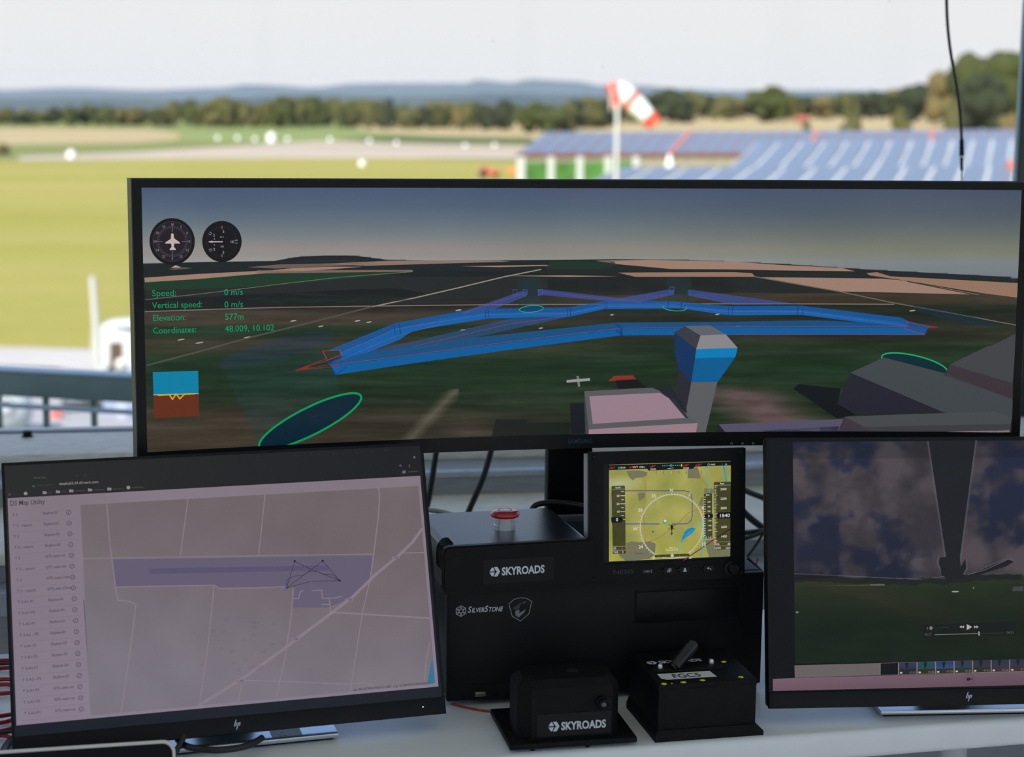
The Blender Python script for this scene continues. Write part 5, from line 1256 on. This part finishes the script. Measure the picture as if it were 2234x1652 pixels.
field('apron', [(-900, 826), (120, 822), (300, 830), (1500, 868), (1500, 1400), (-900, 1400)], ground_mat('apron_tarmac', (.52, .50, .50), (.58, .56, .56), .05, scale2=.5), 'sunlit light grey apron below the tower')
# rising ground on the right
def land(px, dist):
    k = max(0, min(1, (px - 1150) / 350)); k = k * k * (3 - 2 * k)
    crest = at_d(px, interp([(1150, 260), (1380, 256), (2500, 245), (3400, 262), (4600, 300)], px), 900).z - GZ
    return GZ + .3 * k + crest * k * max(0, min(1, (dist - 330) / 570))
def hill_pt(px, dist):
    p = at_d(px, 270, dist); p.z = land(px, dist) - .1; return p
bm = BM(); gr_ = [[bm.verts.new(hill_pt(1140 + i * 105, 325 + j * 80)) for i in range(37)] for j in range(14)]
for j in range(13):
    for i in range(36): bm.faces.new((gr_[j][i], gr_[j][i + 1], gr_[j + 1][i + 1], gr_[j + 1][i]))
struct('rising_field', bm, G_straw, 'tan field rising towards the big trees')

# ---- far hills with haze
M_hill = ground_mat('wooded_hill', (.045, .060, .045), (.075, .085, .055), .004, scale2=.01)
def hills(name, prof, dist, thick, label):
    bm = BM(); rows = []
    for i in range(len(prof) * 6 - 5):
        k = i / 6; a = prof[min(int(k), len(prof) - 1)]; b = prof[min(int(k) + 1, len(prof) - 1)]; t_ = k - int(k); t_ = t_ * t_ * (3 - 2 * t_)
        x = a[0] + (b[0] - a[0]) * (k - int(k)); y = a[1] + (b[1] - a[1]) * t_ + noise.noise(Vector((x / 30, dist, 0))) * 1.0
        top = at_d(x, y, dist); d2 = Vector((top.x - EYE.x, top.y - EYE.y, 0)).normalized(); hgt = top.z - GZ
        rows.append([bm.verts.new(Vector((top.x, top.y, GZ)) - d2 * thick), bm.verts.new(Vector((top.x, top.y, GZ + hgt * .72)) - d2 * thick * .4), bm.verts.new(top), bm.verts.new(Vector((top.x, top.y, GZ)) + d2 * thick)])
    for a, b in zip(rows[:-1], rows[1:]):
        for k in range(3): bm.faces.new((a[k], b[k], b[k + 1], a[k + 1]))
    struct(name, bm, M_hill, label, smooth=60)
hills('hills', [(-900, 196), (-400, 192), (0, 196), (150, 191), (330, 196), (480, 191), (540, 184), (600, 186), (680, 191), (780, 182), (900, 181), (1010, 181), (1050, 174), (1110, 180), (1160, 173), (1250, 177), (1320, 187), (1400, 186), (1480, 193), (1600, 197), (1800, 196), (2100, 200), (2700, 205), (3800, 215)], 6200, 900, 'long wooded hill ridge on the horizon')
hills('hills', [(-900, 212), (0, 214), (200, 212), (420, 216), (700, 206), (900, 210), (1100, 204), (1300, 208), (1600, 212), (2100, 214), (2700, 222), (3800, 235)], 3800, 500, 'lower wooded ridge before the long one')
hz_ = bpy.data.materials.new('summer_haze'); hz_.use_nodes = True; hn, hl_ = hz_.node_tree.nodes, hz_.node_tree.links; hn.clear()
ho = hn.new('ShaderNodeOutputMaterial'); hv = hn.new('ShaderNodeVolumeScatter'); hv.inputs['Color'].default_value = (.55, .76, 1, 1); hv.inputs['Density'].default_value = 1.5e-4; hv.inputs['Anisotropy'].default_value = 0
hl_.new(hv.outputs[0], ho.inputs['Volume'])
o = obj('haze', box(BM(), -5500, 8000, 1500, 6300, GZ - 5, GZ + 112), hz_); tag(o, 'thin blue haze lying over the distant hills', 'haze', None, 'stuff')

# ---- trees
M_leaf = [ground_mat('leaf_green', (.055, .070, .022), (.115, .125, .040), .35, scale2=.12), ground_mat('leaf_olive', (.095, .097, .034), (.175, .16, .06), .35, scale2=.12),
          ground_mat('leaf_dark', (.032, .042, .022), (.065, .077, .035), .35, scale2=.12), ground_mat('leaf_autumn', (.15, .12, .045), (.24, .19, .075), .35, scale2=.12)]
M_bark = mat('bark', (.09, .07, .05), .9, noise_amt=.3, noise_scale=3)
def crown_mesh(seed, tall):
    rn = random.Random(seed); bm = BM()
    for i in range(14):
        if i == 0: c, r = Vector((0, 0, .52)), .34
        else:
            a = rn.uniform(0, 6.28); zz = rn.uniform(.12, .86); rr = (.34 if zz < .65 else .20) * rn.uniform(.5, 1)
            c, r = Vector((math.cos(a) * rr, math.sin(a) * rr, zz)), rn.uniform(.13, .23)
        m = Matrix.Translation(c) @ Matrix.Diagonal((r / tall * rn.uniform(.9, 1.2), r / tall * rn.uniform(.9, 1.2), r, 1))
        bmesh.ops.create_icosphere(bm, subdivisions=2, radius=1, matrix=m)
    for v in bm.verts:
        n_ = noise.noise_vector(v.co * 7 + Vector((seed, 0, 0))) * .045 + noise.noise_vector(v.co * 19) * .022; v.co += n_
    me = bpy.data.meshes.new('crown'); bm.to_mesh(me); bm.free(); return me
def trunk_mesh():
    bm = BM(); cyl(bm, (0, 0, 0), (0, 0, .5), .028, .016, 8); cyl(bm, (0, 0, .35), (.12, .04, .6), .014, .006, 6); cyl(bm, (0, 0, .4), (-.1, -.06, .65), .013, .006, 6)
    me = bpy.data.meshes.new('trunk'); bm.to_mesh(me); bm.free(); me.materials.append(M_bark); return me
CR_ = [crown_mesh(s, t_) for s, t_ in ((1, 1.0), (5, .8), (9, 1.25), (14, 1.6), (22, 1.1))]
TR_ = trunk_mesh(); CM_ = {}
def tree(px, ytop, ybase, dist, wpx, kind, mt, label, group, name='tree', rot=None):
    base = at_d(px, ybase, dist); top = at_d(px, ytop, dist); base.z = land(px, dist) - .3; hh = top.z - base.z
    ww = wpx / FPX * dist
    t_ = thing(name, label, 'tree', base, random.uniform(0, 6.28) if rot is None else rot, group)
    t_.scale = (ww / .95, ww / .95, hh / .95)
    key = (kind, mt)
    if key not in CM_:
        me = CR_[kind].copy(); me.materials.clear(); me.materials.append(M_leaf[mt]); me.shade_smooth(); CM_[key] = me
    for nm, me in (('crown', CM_[key]), ('trunk', TR_)):
        o_ = bpy.data.objects.new(nm, me); COL.objects.link(o_); o_.parent = t_
    return t_
_ri = [0]
def row(d0, step):
    _ri[0] += 1; return d0 + (_ri[0] % 4) * step
rn = random.Random(12)
TOPL = [(-150, 232), (0, 232), (60, 236), (200, 226), (260, 232), (320, 232), (430, 216), (500, 210), (540, 222), (620, 210), (690, 208), (740, 216), (850, 222), (900, 224), (1000, 222), (1100, 222)]
LG = ['dark green tree in the far tree line left of the windsock', 'olive green tree in the far tree line left of the windsock', 'very dark green tree in the far tree line left of the windsock', 'autumn-tinged tree in the far tree line left of the windsock']
x = -130.
while x < 1110:
    wd = rn.uniform(30, 58); mt = rn.choices((0, 1, 2, 3), (4, 4, 3, 1.4))[0]
    yb = 281 - max(0, x) * .012
    tree(x, interp(TOPL, x) + rn.uniform(-2, 14), yb, row(960, 26), wd, rn.randrange(5), mt, LG[mt], 'far tree line left of the windsock')
    x += wd * rn.uniform(.42, .62)
LB_ = 'tree in the second row behind the far tree line'
x = -120.
while x < 1300:
    tree(x, interp(TOPL, x) + rn.uniform(2, 9), 272, row(1150, 34), rn.uniform(36, 60), rn.randrange(5), rn.choice((0, 1, 3)), LB_, 'second row of far trees'); x += rn.uniform(26, 38)
for px_, yt, w_, k_, m_, lab in ((482, 207, 62, 0, 1, 'tallest light green tree of the far tree line'), (850, 217, 40, 2, 2, 'dark conical tree at the end of the dense far wood'), (1060, 222, 44, 0, 2, 'round dark tree standing before the tan field'), (620, 212, 56, 4, 0, 'broad green tree amid the far tree line')):
    tree(px_, yt, 276 - px_ * .008, 940, w_, k_, m_, lab, None)
TOPR = [(1180, 222), (1220, 214), (1320, 208), (1400, 204), (1470, 188), (1520, 196), (1620, 204), (1690, 192), (1740, 206), (1800, 204), (1880, 198), (1950, 192), (2000, 182), (2060, 180), (2240, 190)]
LR = ['dark green tree behind the windsock and solar roofs', 'olive green tree behind the windsock and solar roofs', 'very dark green tree behind the windsock and solar roofs', 'autumn-tinged tree behind the windsock and solar roofs']
x = 1175.
while x < 2330:
    wd = rn.uniform(46, 84); mt = rn.choices((0, 1, 2, 3), (4, 3, 3, .7))[0]
    tree(x, interp(TOPR, x) + rn.uniform(0, 14), 262 - (x - 1200) * .008, row(790, 30), wd, rn.randrange(5), mt, LR[mt], 'trees behind the solar roofs'); x += wd * rn.uniform(.30, .44)
for px_, yt, yb, dd, w_, k_, m_, lab in ((1465, 187, 258, 740, 96, 0, 2, 'big round dark tree right behind the windsock tip'), (1690, 190, 256, 735, 84, 4, 0, 'tall green tree rising over the middle of the tree row'),
        (2126, 103, 256, 620, 132, 0, 0, 'tallest tree, by the window post'), (2060, 146, 256, 660, 104, 0, 3, 'brownish tree beside the tallest tree'), (2190, 128, 258, 570, 120, 1, 0, 'broad leafy tree against the window post'), (2150, 168, 258, 520, 150, 4, 2, 'very dark green tree in front of the tallest tree'),
        (1990, 176, 256, 720, 96, 0, 2, 'dark rounded tree left of the brownish tree'), (1760, 262, 290, 420, 34, 2, 1, 'low bush just above the rear solar roof ridge'), (1857, 251, 290, 420, 56, 4, 1, 'yellowish bush above the rear solar roof ridge'), (1967, 231, 290, 410, 60, 3, 1, 'upright yellow-green bush above the rear roof'),
        (2079, 222, 290, 410, 62, 2, 1, 'olive bush behind the hanging cable'), (2205, 238, 290, 400, 50, 0, 3, 'orange-brown bush next to the window post'), (8, 313, 343, 360, 36, 4, 3, 'small brown bush at the edge of the lawn')):
    tree(px_, yt, yb, dd, w_, k_, m_, lab, None, 'bush' if 'bush' in lab else 'tree')
# small red-roofed house among the trees
hp0 = at_d(1752, 256, 690); hp0.z = land(1752, 690)
ho_ = thing('farmhouse', 'tiny red-roofed farmhouse among the trees', 'house', hp0, R(-10))
obj('wall', box(BM(), -2.4, 2.4, 0, 4, 0, 1.6), mat('house_wall', (.35, .16, .12), .8, noise_amt=.1, noise_scale=2), ho_)
obj('roof', prism(BM(), [(-2.7, -.3, 1.6), (-2.7, 2, 3.4), (-2.7, 4.3, 1.6)], (5.4, 0, 0)), mat('house_roof', (.36, .10, .07), .8, noise_amt=.2, noise_scale=3), ho_)

# ================================================================== OUTSIDE: solar-roofed buildings
M_pv = mat('solar_cell_blue', (.17, .20, .26), .3, spec=.5, noise_amt=.12, noise_scale=2)
M_roofsheet = mat('light_roof_sheet', (.52, .53, .52), .5, noise_amt=.06, noise_scale=1)
M_tilered = mat('red_roof_edge', (.36, .13, .10), .7, noise_amt=.1, noise_scale=1)
def quad_pt(c, s, t): return c[0].lerp(c[1], s).lerp(c[3].lerp(c[2], s), t)
def slab(c, s0, s1, t0, t1, z0, z1, nrm):
    bm = BM(); q4 = [quad_pt(c, a, b) for a, b in ((s0, t0), (s1, t0), (s1, t1), (s0, t1))]
    return prism(bm, [p + nrm * z0 for p in q4], nrm * (z1 - z0))
def solar_roof(root, c, cols, rows, gapc, gapr, skip=(), sheet=M_roofsheet, thick=.3):
    o_ = Vector(root.location); c = [p - o_ for p in c]
    nrm = (c[1] - c[0]).cross(c[3] - c[0]).normalized()
    if nrm.z < 0: nrm = -nrm
    rf = obj('roof', slab(c, 0, 1, 0, 1, -thick, 0, nrm), sheet, root)
    for i in range(cols):
        for j in range(rows):
            a, b = (i + gapc / 2) / cols, (i + 1 - gapc / 2) / cols
            if i in skip: a, b = (i + .35) / cols, (i + 1 - gapc / 2) / cols
            obj('solar_panel', slab(c, a, b, (j + gapr / 2) / rows, (j + 1 - gapr / 2) / rows, .02, .10, nrm), M_pv, rf)
        if i in skip: obj('fire_wall_strip', slab(c, (i + .02) / cols, (i + .30) / cols, 0, 1, .01, .25, nrm), mat('red_strip', (.62, .20, .15), .7, noise_amt=.1, noise_scale=1), rf)
    return rf, c, nrm
def walls_under(root, c, inset, m, name='wall'):
    """box walls from the roof quad (root space) down to the ground"""
    g = GZ - root.location.z
    q4 = [quad_pt(c, a, b) for a, b in ((inset, .04), (1 - inset, .04), (1 - inset, .96), (inset, .96))]
    for i in range(4):
        a, b = q4[i], q4[(i + 1) % 4]; d = (b - a); nn = Vector((-d.y, d.x, 0)).normalized() * .15
        bm = BM(); prism(bm, [a - Vector((0, 0, .25)), b - Vector((0, 0, .25)), Vector((b.x, b.y, g)), Vector((a.x, a.y, g))], nn)
        obj(name, bm, m, root)
# rear building with green glazed front
RQ = [at_d(1128, 336, 229), at_d(2260, 333, 281), at_d(2260, 283, 296), at_d(1187, 290, 240)]
rbd = thing('solar_building', 'long low building with solar roof, green glazed front and white pillars', 'building', (RQ[0].x, RQ[0].y, GZ))
rf, c, nrm = solar_roof(rbd, RQ, 36, 3, .10, .05, (9, 18, 27), M_tilered, .45)
M_beige = mat('beige_wall', (.40, .36, .27), .8, noise_amt=.1, noise_scale=1)
walls_under(rbd, c, .012, M_beige)
e0, e1 = c[0], c[1]; ed = (e1 - e0); ed.z = 0; L_tot = ed.length; ed.normalize(); inn = Vector((-ed.y, ed.x, 0))
if inn.dot(Vector((c[3].x - c[0].x, c[3].y - c[0].y, 0))) < 0: inn = -inn
M_gr = mat('green_glazing', (.10, .26, .055), .3, noise_amt=.35, noise_scale=.6); M_wp = mat('white_pillar', (.72, .74, .72), .6, noise_amt=.04)
etop = c[0].z - .6
for i in range(5):
    s0 = .35 + i * 4.75
    pt = e0 + ed * s0 + inn * .06
    bm = BM(); prism(bm, [Vector((pt.x, pt.y, 0)), Vector((pt.x, pt.y, 0)) + ed * .95, Vector((pt.x, pt.y, 0)) + ed * .95 + inn * .4, Vector((pt.x, pt.y, 0)) + inn * .4], (0, 0, etop + .2))
    if i < 4 or True: obj('pillar', bm, M_wp, rbd)
    if i < 4:
        for k in range(2):
            a = e0 + ed * (s0 + .97 + k * 1.9) + inn * .20; a.z = 0
            bm = BM(); prism(bm, [a, a + ed * 1.84, a + ed * 1.84 + inn * .08, a + inn * .08], (0, 0, etop - .5))
            obj('green_pane', bm, M_gr, rbd)
# front building, two stepped solar roofs
FL = [at_d(1190, 452, 100), at_d(2330, 452, 119), at_d(2330, 363, 128), at_d(1345, 368, 108)]
FU = [at_d(1588, 369, 118), at_d(2330, 366, 136), at_d(2330, 303, 147), at_d(1648, 312, 129)]
fb1 = thing('solar_shed', 'nearest solar roof shed with wide panels and pale gaps', 'building', (FL[0].x, FL[0].y, GZ))
rf, c, nrm = solar_roof(fb1, FL, 15, 5, .17, .02); walls_under(fb1, c, .01, M_beige)
fb2 = thing('solar_hangar', 'taller solar roof hangar behind the nearest shed', 'building', (FU[0].x, FU[0].y, GZ))
rf, c, nrm = solar_roof(fb2, FU, 15, 5, .22, .02); walls_under(fb2, c, .01, M_beige)
# red vent on the nearest roof
vp = quad_pt(FL, .86, .93)
vt_ = thing('roof_vent', 'red box vent with a dark side on the nearest solar roof', 'vent', vp)
obj('casing', box(BM(), -.42, .30, -.3, .3, -.2, .62, .03), mat('faded_red', (.62, .17, .12), .6, noise_amt=.1, noise_scale=3), vt_, 40)
obj('dark_side_block', box(BM(), .30, .50, -.28, .28, -.2, .58, .02), mat('vent_dark', (.05, .05, .06), .6, noise_amt=.1), vt_, 40)  # plain dark block on the right of the casing

# ---- windsock
WD = 80.0
wb0 = at_d(1344, 388, WD)
ws = thing('windsock', 'red and white windsock drooping from a pale mast', 'windsock', (wb0.x, wb0.y, GZ))
tipz = at_d(1346, 226, WD).z - GZ
obj('mast', cyl(BM(), (0, 0, 0), (0, 0, tipz), .12, .10, 16), mat('mast_white', (.62, .62, .58), .5, noise_amt=.05), ws, 40)
M_sr = mat('sock_red', (.78, .085, .035), .75, noise_amt=.05); M_sw = mat('sock_white', (.86, .86, .85), .75, noise_amt=.03)
pth = smooth_path([at_d(x, y, WD) - Vector(ws.location) for x, y in ((1333, 213), (1349, 207), (1366, 212), (1386, 228), (1405, 247), (1429, 271))], 10)
def sock(i0, i1, m):
    bm = BM(); rings = []
    for i in range(i0, i1 + 1):
        t_ = i / (len(pth) - 1); tg = (pth[min(i + 1, len(pth) - 1)] - pth[max(i - 1, 0)]).normalized(); b = tg.cross(UP).normalized(); u_ = b.cross(tg)
        rr = .66 * (1 - t_) + .36 * t_
        rings.append([bm.verts.new(pth[i] + (b * math.cos(2 * math.pi * k / 24) + u_ * math.sin(2 * math.pi * k / 24)) * rr * (1 + .04 * math.sin(k * 1.8 + i * .5))) for k in range(24)])
    for A, B in zip(rings[:-1], rings[1:]):
        for k in range(24): bm.faces.new((A[k], A[(k + 1) % 24], B[(k + 1) % 24], B[k]))
    obj('cloth_band', bm, m, ws, 60)
n_ = len(pth) - 1
cuts = [0, int(n_ * .20), int(n_ * .47), int(n_ * .58), int(n_ * .86), n_]
for i in range(5): sock(cuts[i], cuts[i + 1], (M_sr, M_sw)[i % 2])
obj('hoop', tube(BM(), [pth[0] + (UP * math.cos(a) + RT.cross(UP) * math.sin(a)) * .66 for a in [2 * math.pi * k / 24 for k in range(25)]], .03, 6, 1), MATS['mast_white'], ws, 60)

# ---- runway markers
M_mk = mat('white_marker', (.9, .9, .9), .6, noise_amt=.02)
def marker(px, py, r, label, group=None):
    d = ray(px, py); p = EYE + d * ((GZ + .3 - EYE.z) / d.z); dist = (p - EYE).length; s = r * dist / FPX
    t_ = thing('runway_marker', label, 'marker', (p.x, p.y, GZ), 0, group)
    obj('dome', lathe(BM(), [(0, s * 2.0), (s * .45, s * 1.9), (s * .82, s * 1.55), (s * .98, s * 1.0), (s * .9, .12), (s * .9, .05), (0, .05)], n=20), M_mk, t_, 50)
    obj('foot', lathe(BM(), [(0, .06), (s * 1.15, .06), (s * 1.15, 0), (0, 0)], n=20), M_mk, t_, 50)
marker(155, 343, 9, 'white marker dome at the end of the pale dirt strip')
marker(592, 308, 10, 'bright white marker dome on the green strip beyond the dirt')
marker(790, 360, 7, 'white marker dome standing on the mown lawn')
for x, y in ((475, 303), (518, 303), (556, 305), (627, 305), (720, 306), (806, 309), (865, 313), (1015, 319), (1079, 318)): marker(x, y, 4, 'small white marker dome in the row along the crop strip', 'small domes along the crop strip')

# ---- red tractor and orange post by the green building
tp = at_z(1066, 389, GZ)
tr_ = thing('tractor', 'small red tractor parked on the lawn by the green building', 'tractor', tp, R(-15))
M_tr = mat('tractor_red', (.66, .045, .03), .4, noise_amt=.05); M_ty = mat('tyre_black', (.02, .02, .02), .8, noise_amt=.1)
obj('bonnet', box(BM(), -.2, 1.5, -.4, .4, .6, 1.25, .12), M_tr, tr_, 40)
obj('mudguard', box(BM(), -1.3, -.2, -.7, .7, .8, 1.3, .2), M_tr, tr_, 40)
cbn = obj('cab', box(BM(), -1.15, -.15, -.5, .5, 1.2, 1.75, .1), M_tr, tr_, 40)
obj('cab_window', box(BM(), -1.17, -.35, -.52, .52, 1.32, 1.62, .03), mat('cab_glass', (.06, .07, .08), .1, noise_amt=.02), cbn, 40)
for x, r_, y in ((-.8, .62, -.75), (-.8, .62, .75), (1.1, .42, -.62), (1.1, .42, .62)):
    obj('wheel', lathe(BM(), [(0, -.14), (r_ * .8, -.14), (r_, -.08), (r_, .08), (r_ * .8, .14), (0, .14)], (x, y, r_), 20, (0, 1, 0)), M_ty, tr_, 40)
op = at_z(1116, 384, GZ)
ot = thing('barrier', 'small orange barrier at the corner of the green building', 'barrier', op, 0)
obj('board', box(BM(), -.55, .55, -.08, .08, .35, 1.3, .04), mat('orange_board', (.75, .26, .06), .6, noise_amt=.05), ot, 40)
for x in (-.4, .4): obj('foot', box(BM(), x - .05, x + .05, -.3, .3, 0, .36), MATS['orange_board'], ot)
# white folded parasol by the beige wall
fp = at_d(1460, 372, 200); fp.z = GZ
pa = thing('parasol', 'folded white parasol before the beige wall of the green building', 'parasol', fp)
zz0 = at_d(1460, 366, 200).z - GZ; zz1 = at_d(1460, 336, 200).z - GZ
obj('pole', cyl(BM(), (0, 0, 0), (0, 0, zz1), .05), MATS['mast_white'], pa, 40)
obj('folded_canopy', lathe(BM(), [(0, zz1), (.18, zz1 - .1), (.42, zz0 + .35), (.48, zz0 + .1), (.3, zz0), (0, zz0)], n=20), M_mk, pa, 50)

# ---- white start cart with pole, left of the curved monitor
cp = at_z(222, 830, GZ); D0 = (cp - EYE).length
k_ = D0 / FPX
ct = thing('launch_cart', 'white boxy launch cart with an open side window by the path', 'cart', cp, R(-8))
wht = mat('cart_white', (.60, .61, .63), .5, noise_amt=.03)
Hc = 118 * k_; Wc = 120 * k_
bm = box(BM(), 0, Wc, 0, 1.5, .25, Hc, .10, 3)
obj('cabin', bm, wht, ct, 40)
obj('roof', lathe(BM(), [(0, .14), (Wc * .38, .09), (Wc * .5, 0), (0, 0)], (Wc / 2, .75, Hc - .01), 24), mat('cart_roof_grey', (.72, .72, .72), .5, noise_amt=.03), ct, 50)
wi = obj('side_window', box(BM(), 18 * k_, 46 * k_, -.02, .05, 28 * k_, 82 * k_, .03), mat('brown_interior', (.085, .055, .025), .8, noise_amt=.3, noise_scale=4), ct, 40)
bm = BM(); bmesh.ops.create_icosphere(bm, subdivisions=3, radius=12 * k_, matrix=Matrix.Translation((42 * k_, -.05, 36 * k_)))
obj('seat_cushion', bm, mat('cream_cushion', (.74, .70, .62), .7, noise_amt=.05), ct, 60)
obj('blue_stripe', prism(BM(), [(50 * k_, -.012, .3), (Wc, -.012, .3), (Wc, -.012, 62 * k_)], (0, .03, 0)), mat('cart_blue', (.22, .36, .52), .5, noise_amt=.05), ct)
for x in (.35, Wc - .35):
    obj('wheel', lathe(BM(), [(0, -.1), (.24, -.1), (.28, -.05), (.28, .05), (.24, .1), (0, .1)], (x, .1, .28), 18, (0, 1, 0)), M_ty, ct, 40)
obj('mast', cyl(BM(), (-8 * k_, .2, .3), (-16 * k_, .2, 220 * k_), 7.5 * k_, 6.5 * k_, 14), mat('cart_mast', (.55, .55, .50), .5, noise_amt=.03), ct, 40)
obj('mast_bracket', box(BM(), -14 * k_, .1, .12, .28, .3, .55), wht, ct)
pp_ = at_z(204, 790, GZ)
gp = thing('marker_post', 'thin translucent-looking grey post beside the launch cart', 'post', pp_)
gp['label'] = 'slim pale grey post beside the launch cart'
obj('shaft', cyl(BM(), (0, 0, 0), (0, 0, 78 * k_), 4.5 * k_, 4.5 * k_, 12), mat('post_grey', (.46, .47, .38), .6, noise_amt=.05), gp, 40)
obj('band', cyl(BM(), (0, 0, 50 * k_), (0, 0, 78 * k_), 4.8 * k_, 4.8 * k_, 12), mat('post_olive', (.34, .36, .22), .6, noise_amt=.05), gp, 40)

# ---- things on the apron
gt = at_z(74, 960, GZ); kk_ = (gt - EYE).length / FPX
tk = thing('glider_trailer', 'grey rounded glider trailer on the apron below the rail', 'trailer', (gt.x, gt.y, GZ), R(8))
r_ = 50 * kk_
bm = lathe(BM(), [(0, 0), (r_ * .55, .06), (r_ * .9, .35), (r_, .8), (r_, 4.5), (r_ * .6, 6.6), (0, 6.8)], (0, 0, r_ + .25), 32, (-1, 0, 0))
obj('shell', bm, mat('trailer_grey', (.42, .47, .46), .4, noise_amt=.06, noise_scale=2), tk, 50)
obj('hatch_ring', lathe(BM(), [(12 * kk_, 0), (18 * kk_, .05), (18 * kk_, -.02), (12 * kk_, -.02)], (-58 * kk_, -r_ * .97, r_ + .45), 24, (0, -1, .1)), mat('hatch_dark', (.16, .15, .14), .5, noise_amt=.1), tk, 40)
obj('hatch', lathe(BM(), [(0, .04), (12 * kk_, 0), (12 * kk_, -.04)], (-58 * kk_, -r_ * .97, r_ + .45), 24, (0, -1, .1)), mat('hatch_pale', (.55, .62, .68), .3, noise_amt=.05), tk, 40)
for x in (-1.6, -2.5): obj('wheel', lathe(BM(), [(0, -.1), (.25, -.1), (.3, -.05), (.3, .05), (.25, .1), (0, .1)], (x, -r_ * .8, .3), 18, (0, 1, 0)), M_ty, tk, 40)
bp_ = at_z(125, 922, GZ)
bk = thing('fire_bucket', 'small red fire bucket standing on the pale apron', 'bucket', bp_)
obj('pail', lathe(BM(), [(0, 0), (.13, 0), (.18, .34), (.17, .34), (.12, .03)], n=18), mat('bucket_red', (.80, .16, .12), .5, noise_amt=.05), bk, 40)
obj('grip', tube(BM(), [(-.18, 0, .33), (-.12, 0, .46), (0, 0, .50), (.12, 0, .46), (.18, 0, .33)], .012, 6), M_steel, bk, 60)
for i, (px_, py_, c_) in enumerate(((240, 917, (.36, .40, .56)), (267, 921, (.55, .58, .68)), (294, 926, (.22, .28, .45)))):
    cpn = at_z(px_, py_, GZ); cr_ = thing('crate', ('lavender grey crate standing on the apron by the launch cart', 'pale grey crate between two darker crates on the apron', 'slate blue crate on the apron beyond the pale crate')[i], 'crate', cpn, R(12))
    mm = mat('crate_%s' % ('lavender', 'pale', 'slate')[i], c_, .6, noise_amt=.08, noise_scale=3)
    obj('body', box(BM(), -.16, .16, -.2, .2, .04, .52, .02), mm, cr_, 40); obj('lid', box(BM(), -.175, .175, -.215, .215, .52, .57, .01), mm, cr_, 40)
    for y in (-.12, .12): obj('runner', box(BM(), -.16, .16, y - .03, y + .03, 0, .05), mm, cr_)
lt = at_z(186, 902, GZ)
fl = thing('flat_trailer', 'dark low flat trailer on the apron behind the rail', 'trailer', lt, R(5))
obj('bed', box(BM(), -.75, .55, -.5, .5, .30, .46, .02), mat('trailer_dark', (.06, .065, .06), .6, noise_amt=.1), fl, 40)
obj('load', box(BM(), -.6, .0, -.35, .35, .46, .72, .04), mat('load_blue', (.28, .32, .42), .6, noise_amt=.1), fl, 40)
for x in (-.45, .3): obj('wheel', lathe(BM(), [(0, -.07), (.17, -.07), (.2, -.03), (.2, .03), (.17, .07), (0, .07)], (x, -.45, .2), 16, (0, 1, 0)), M_ty, fl, 40)
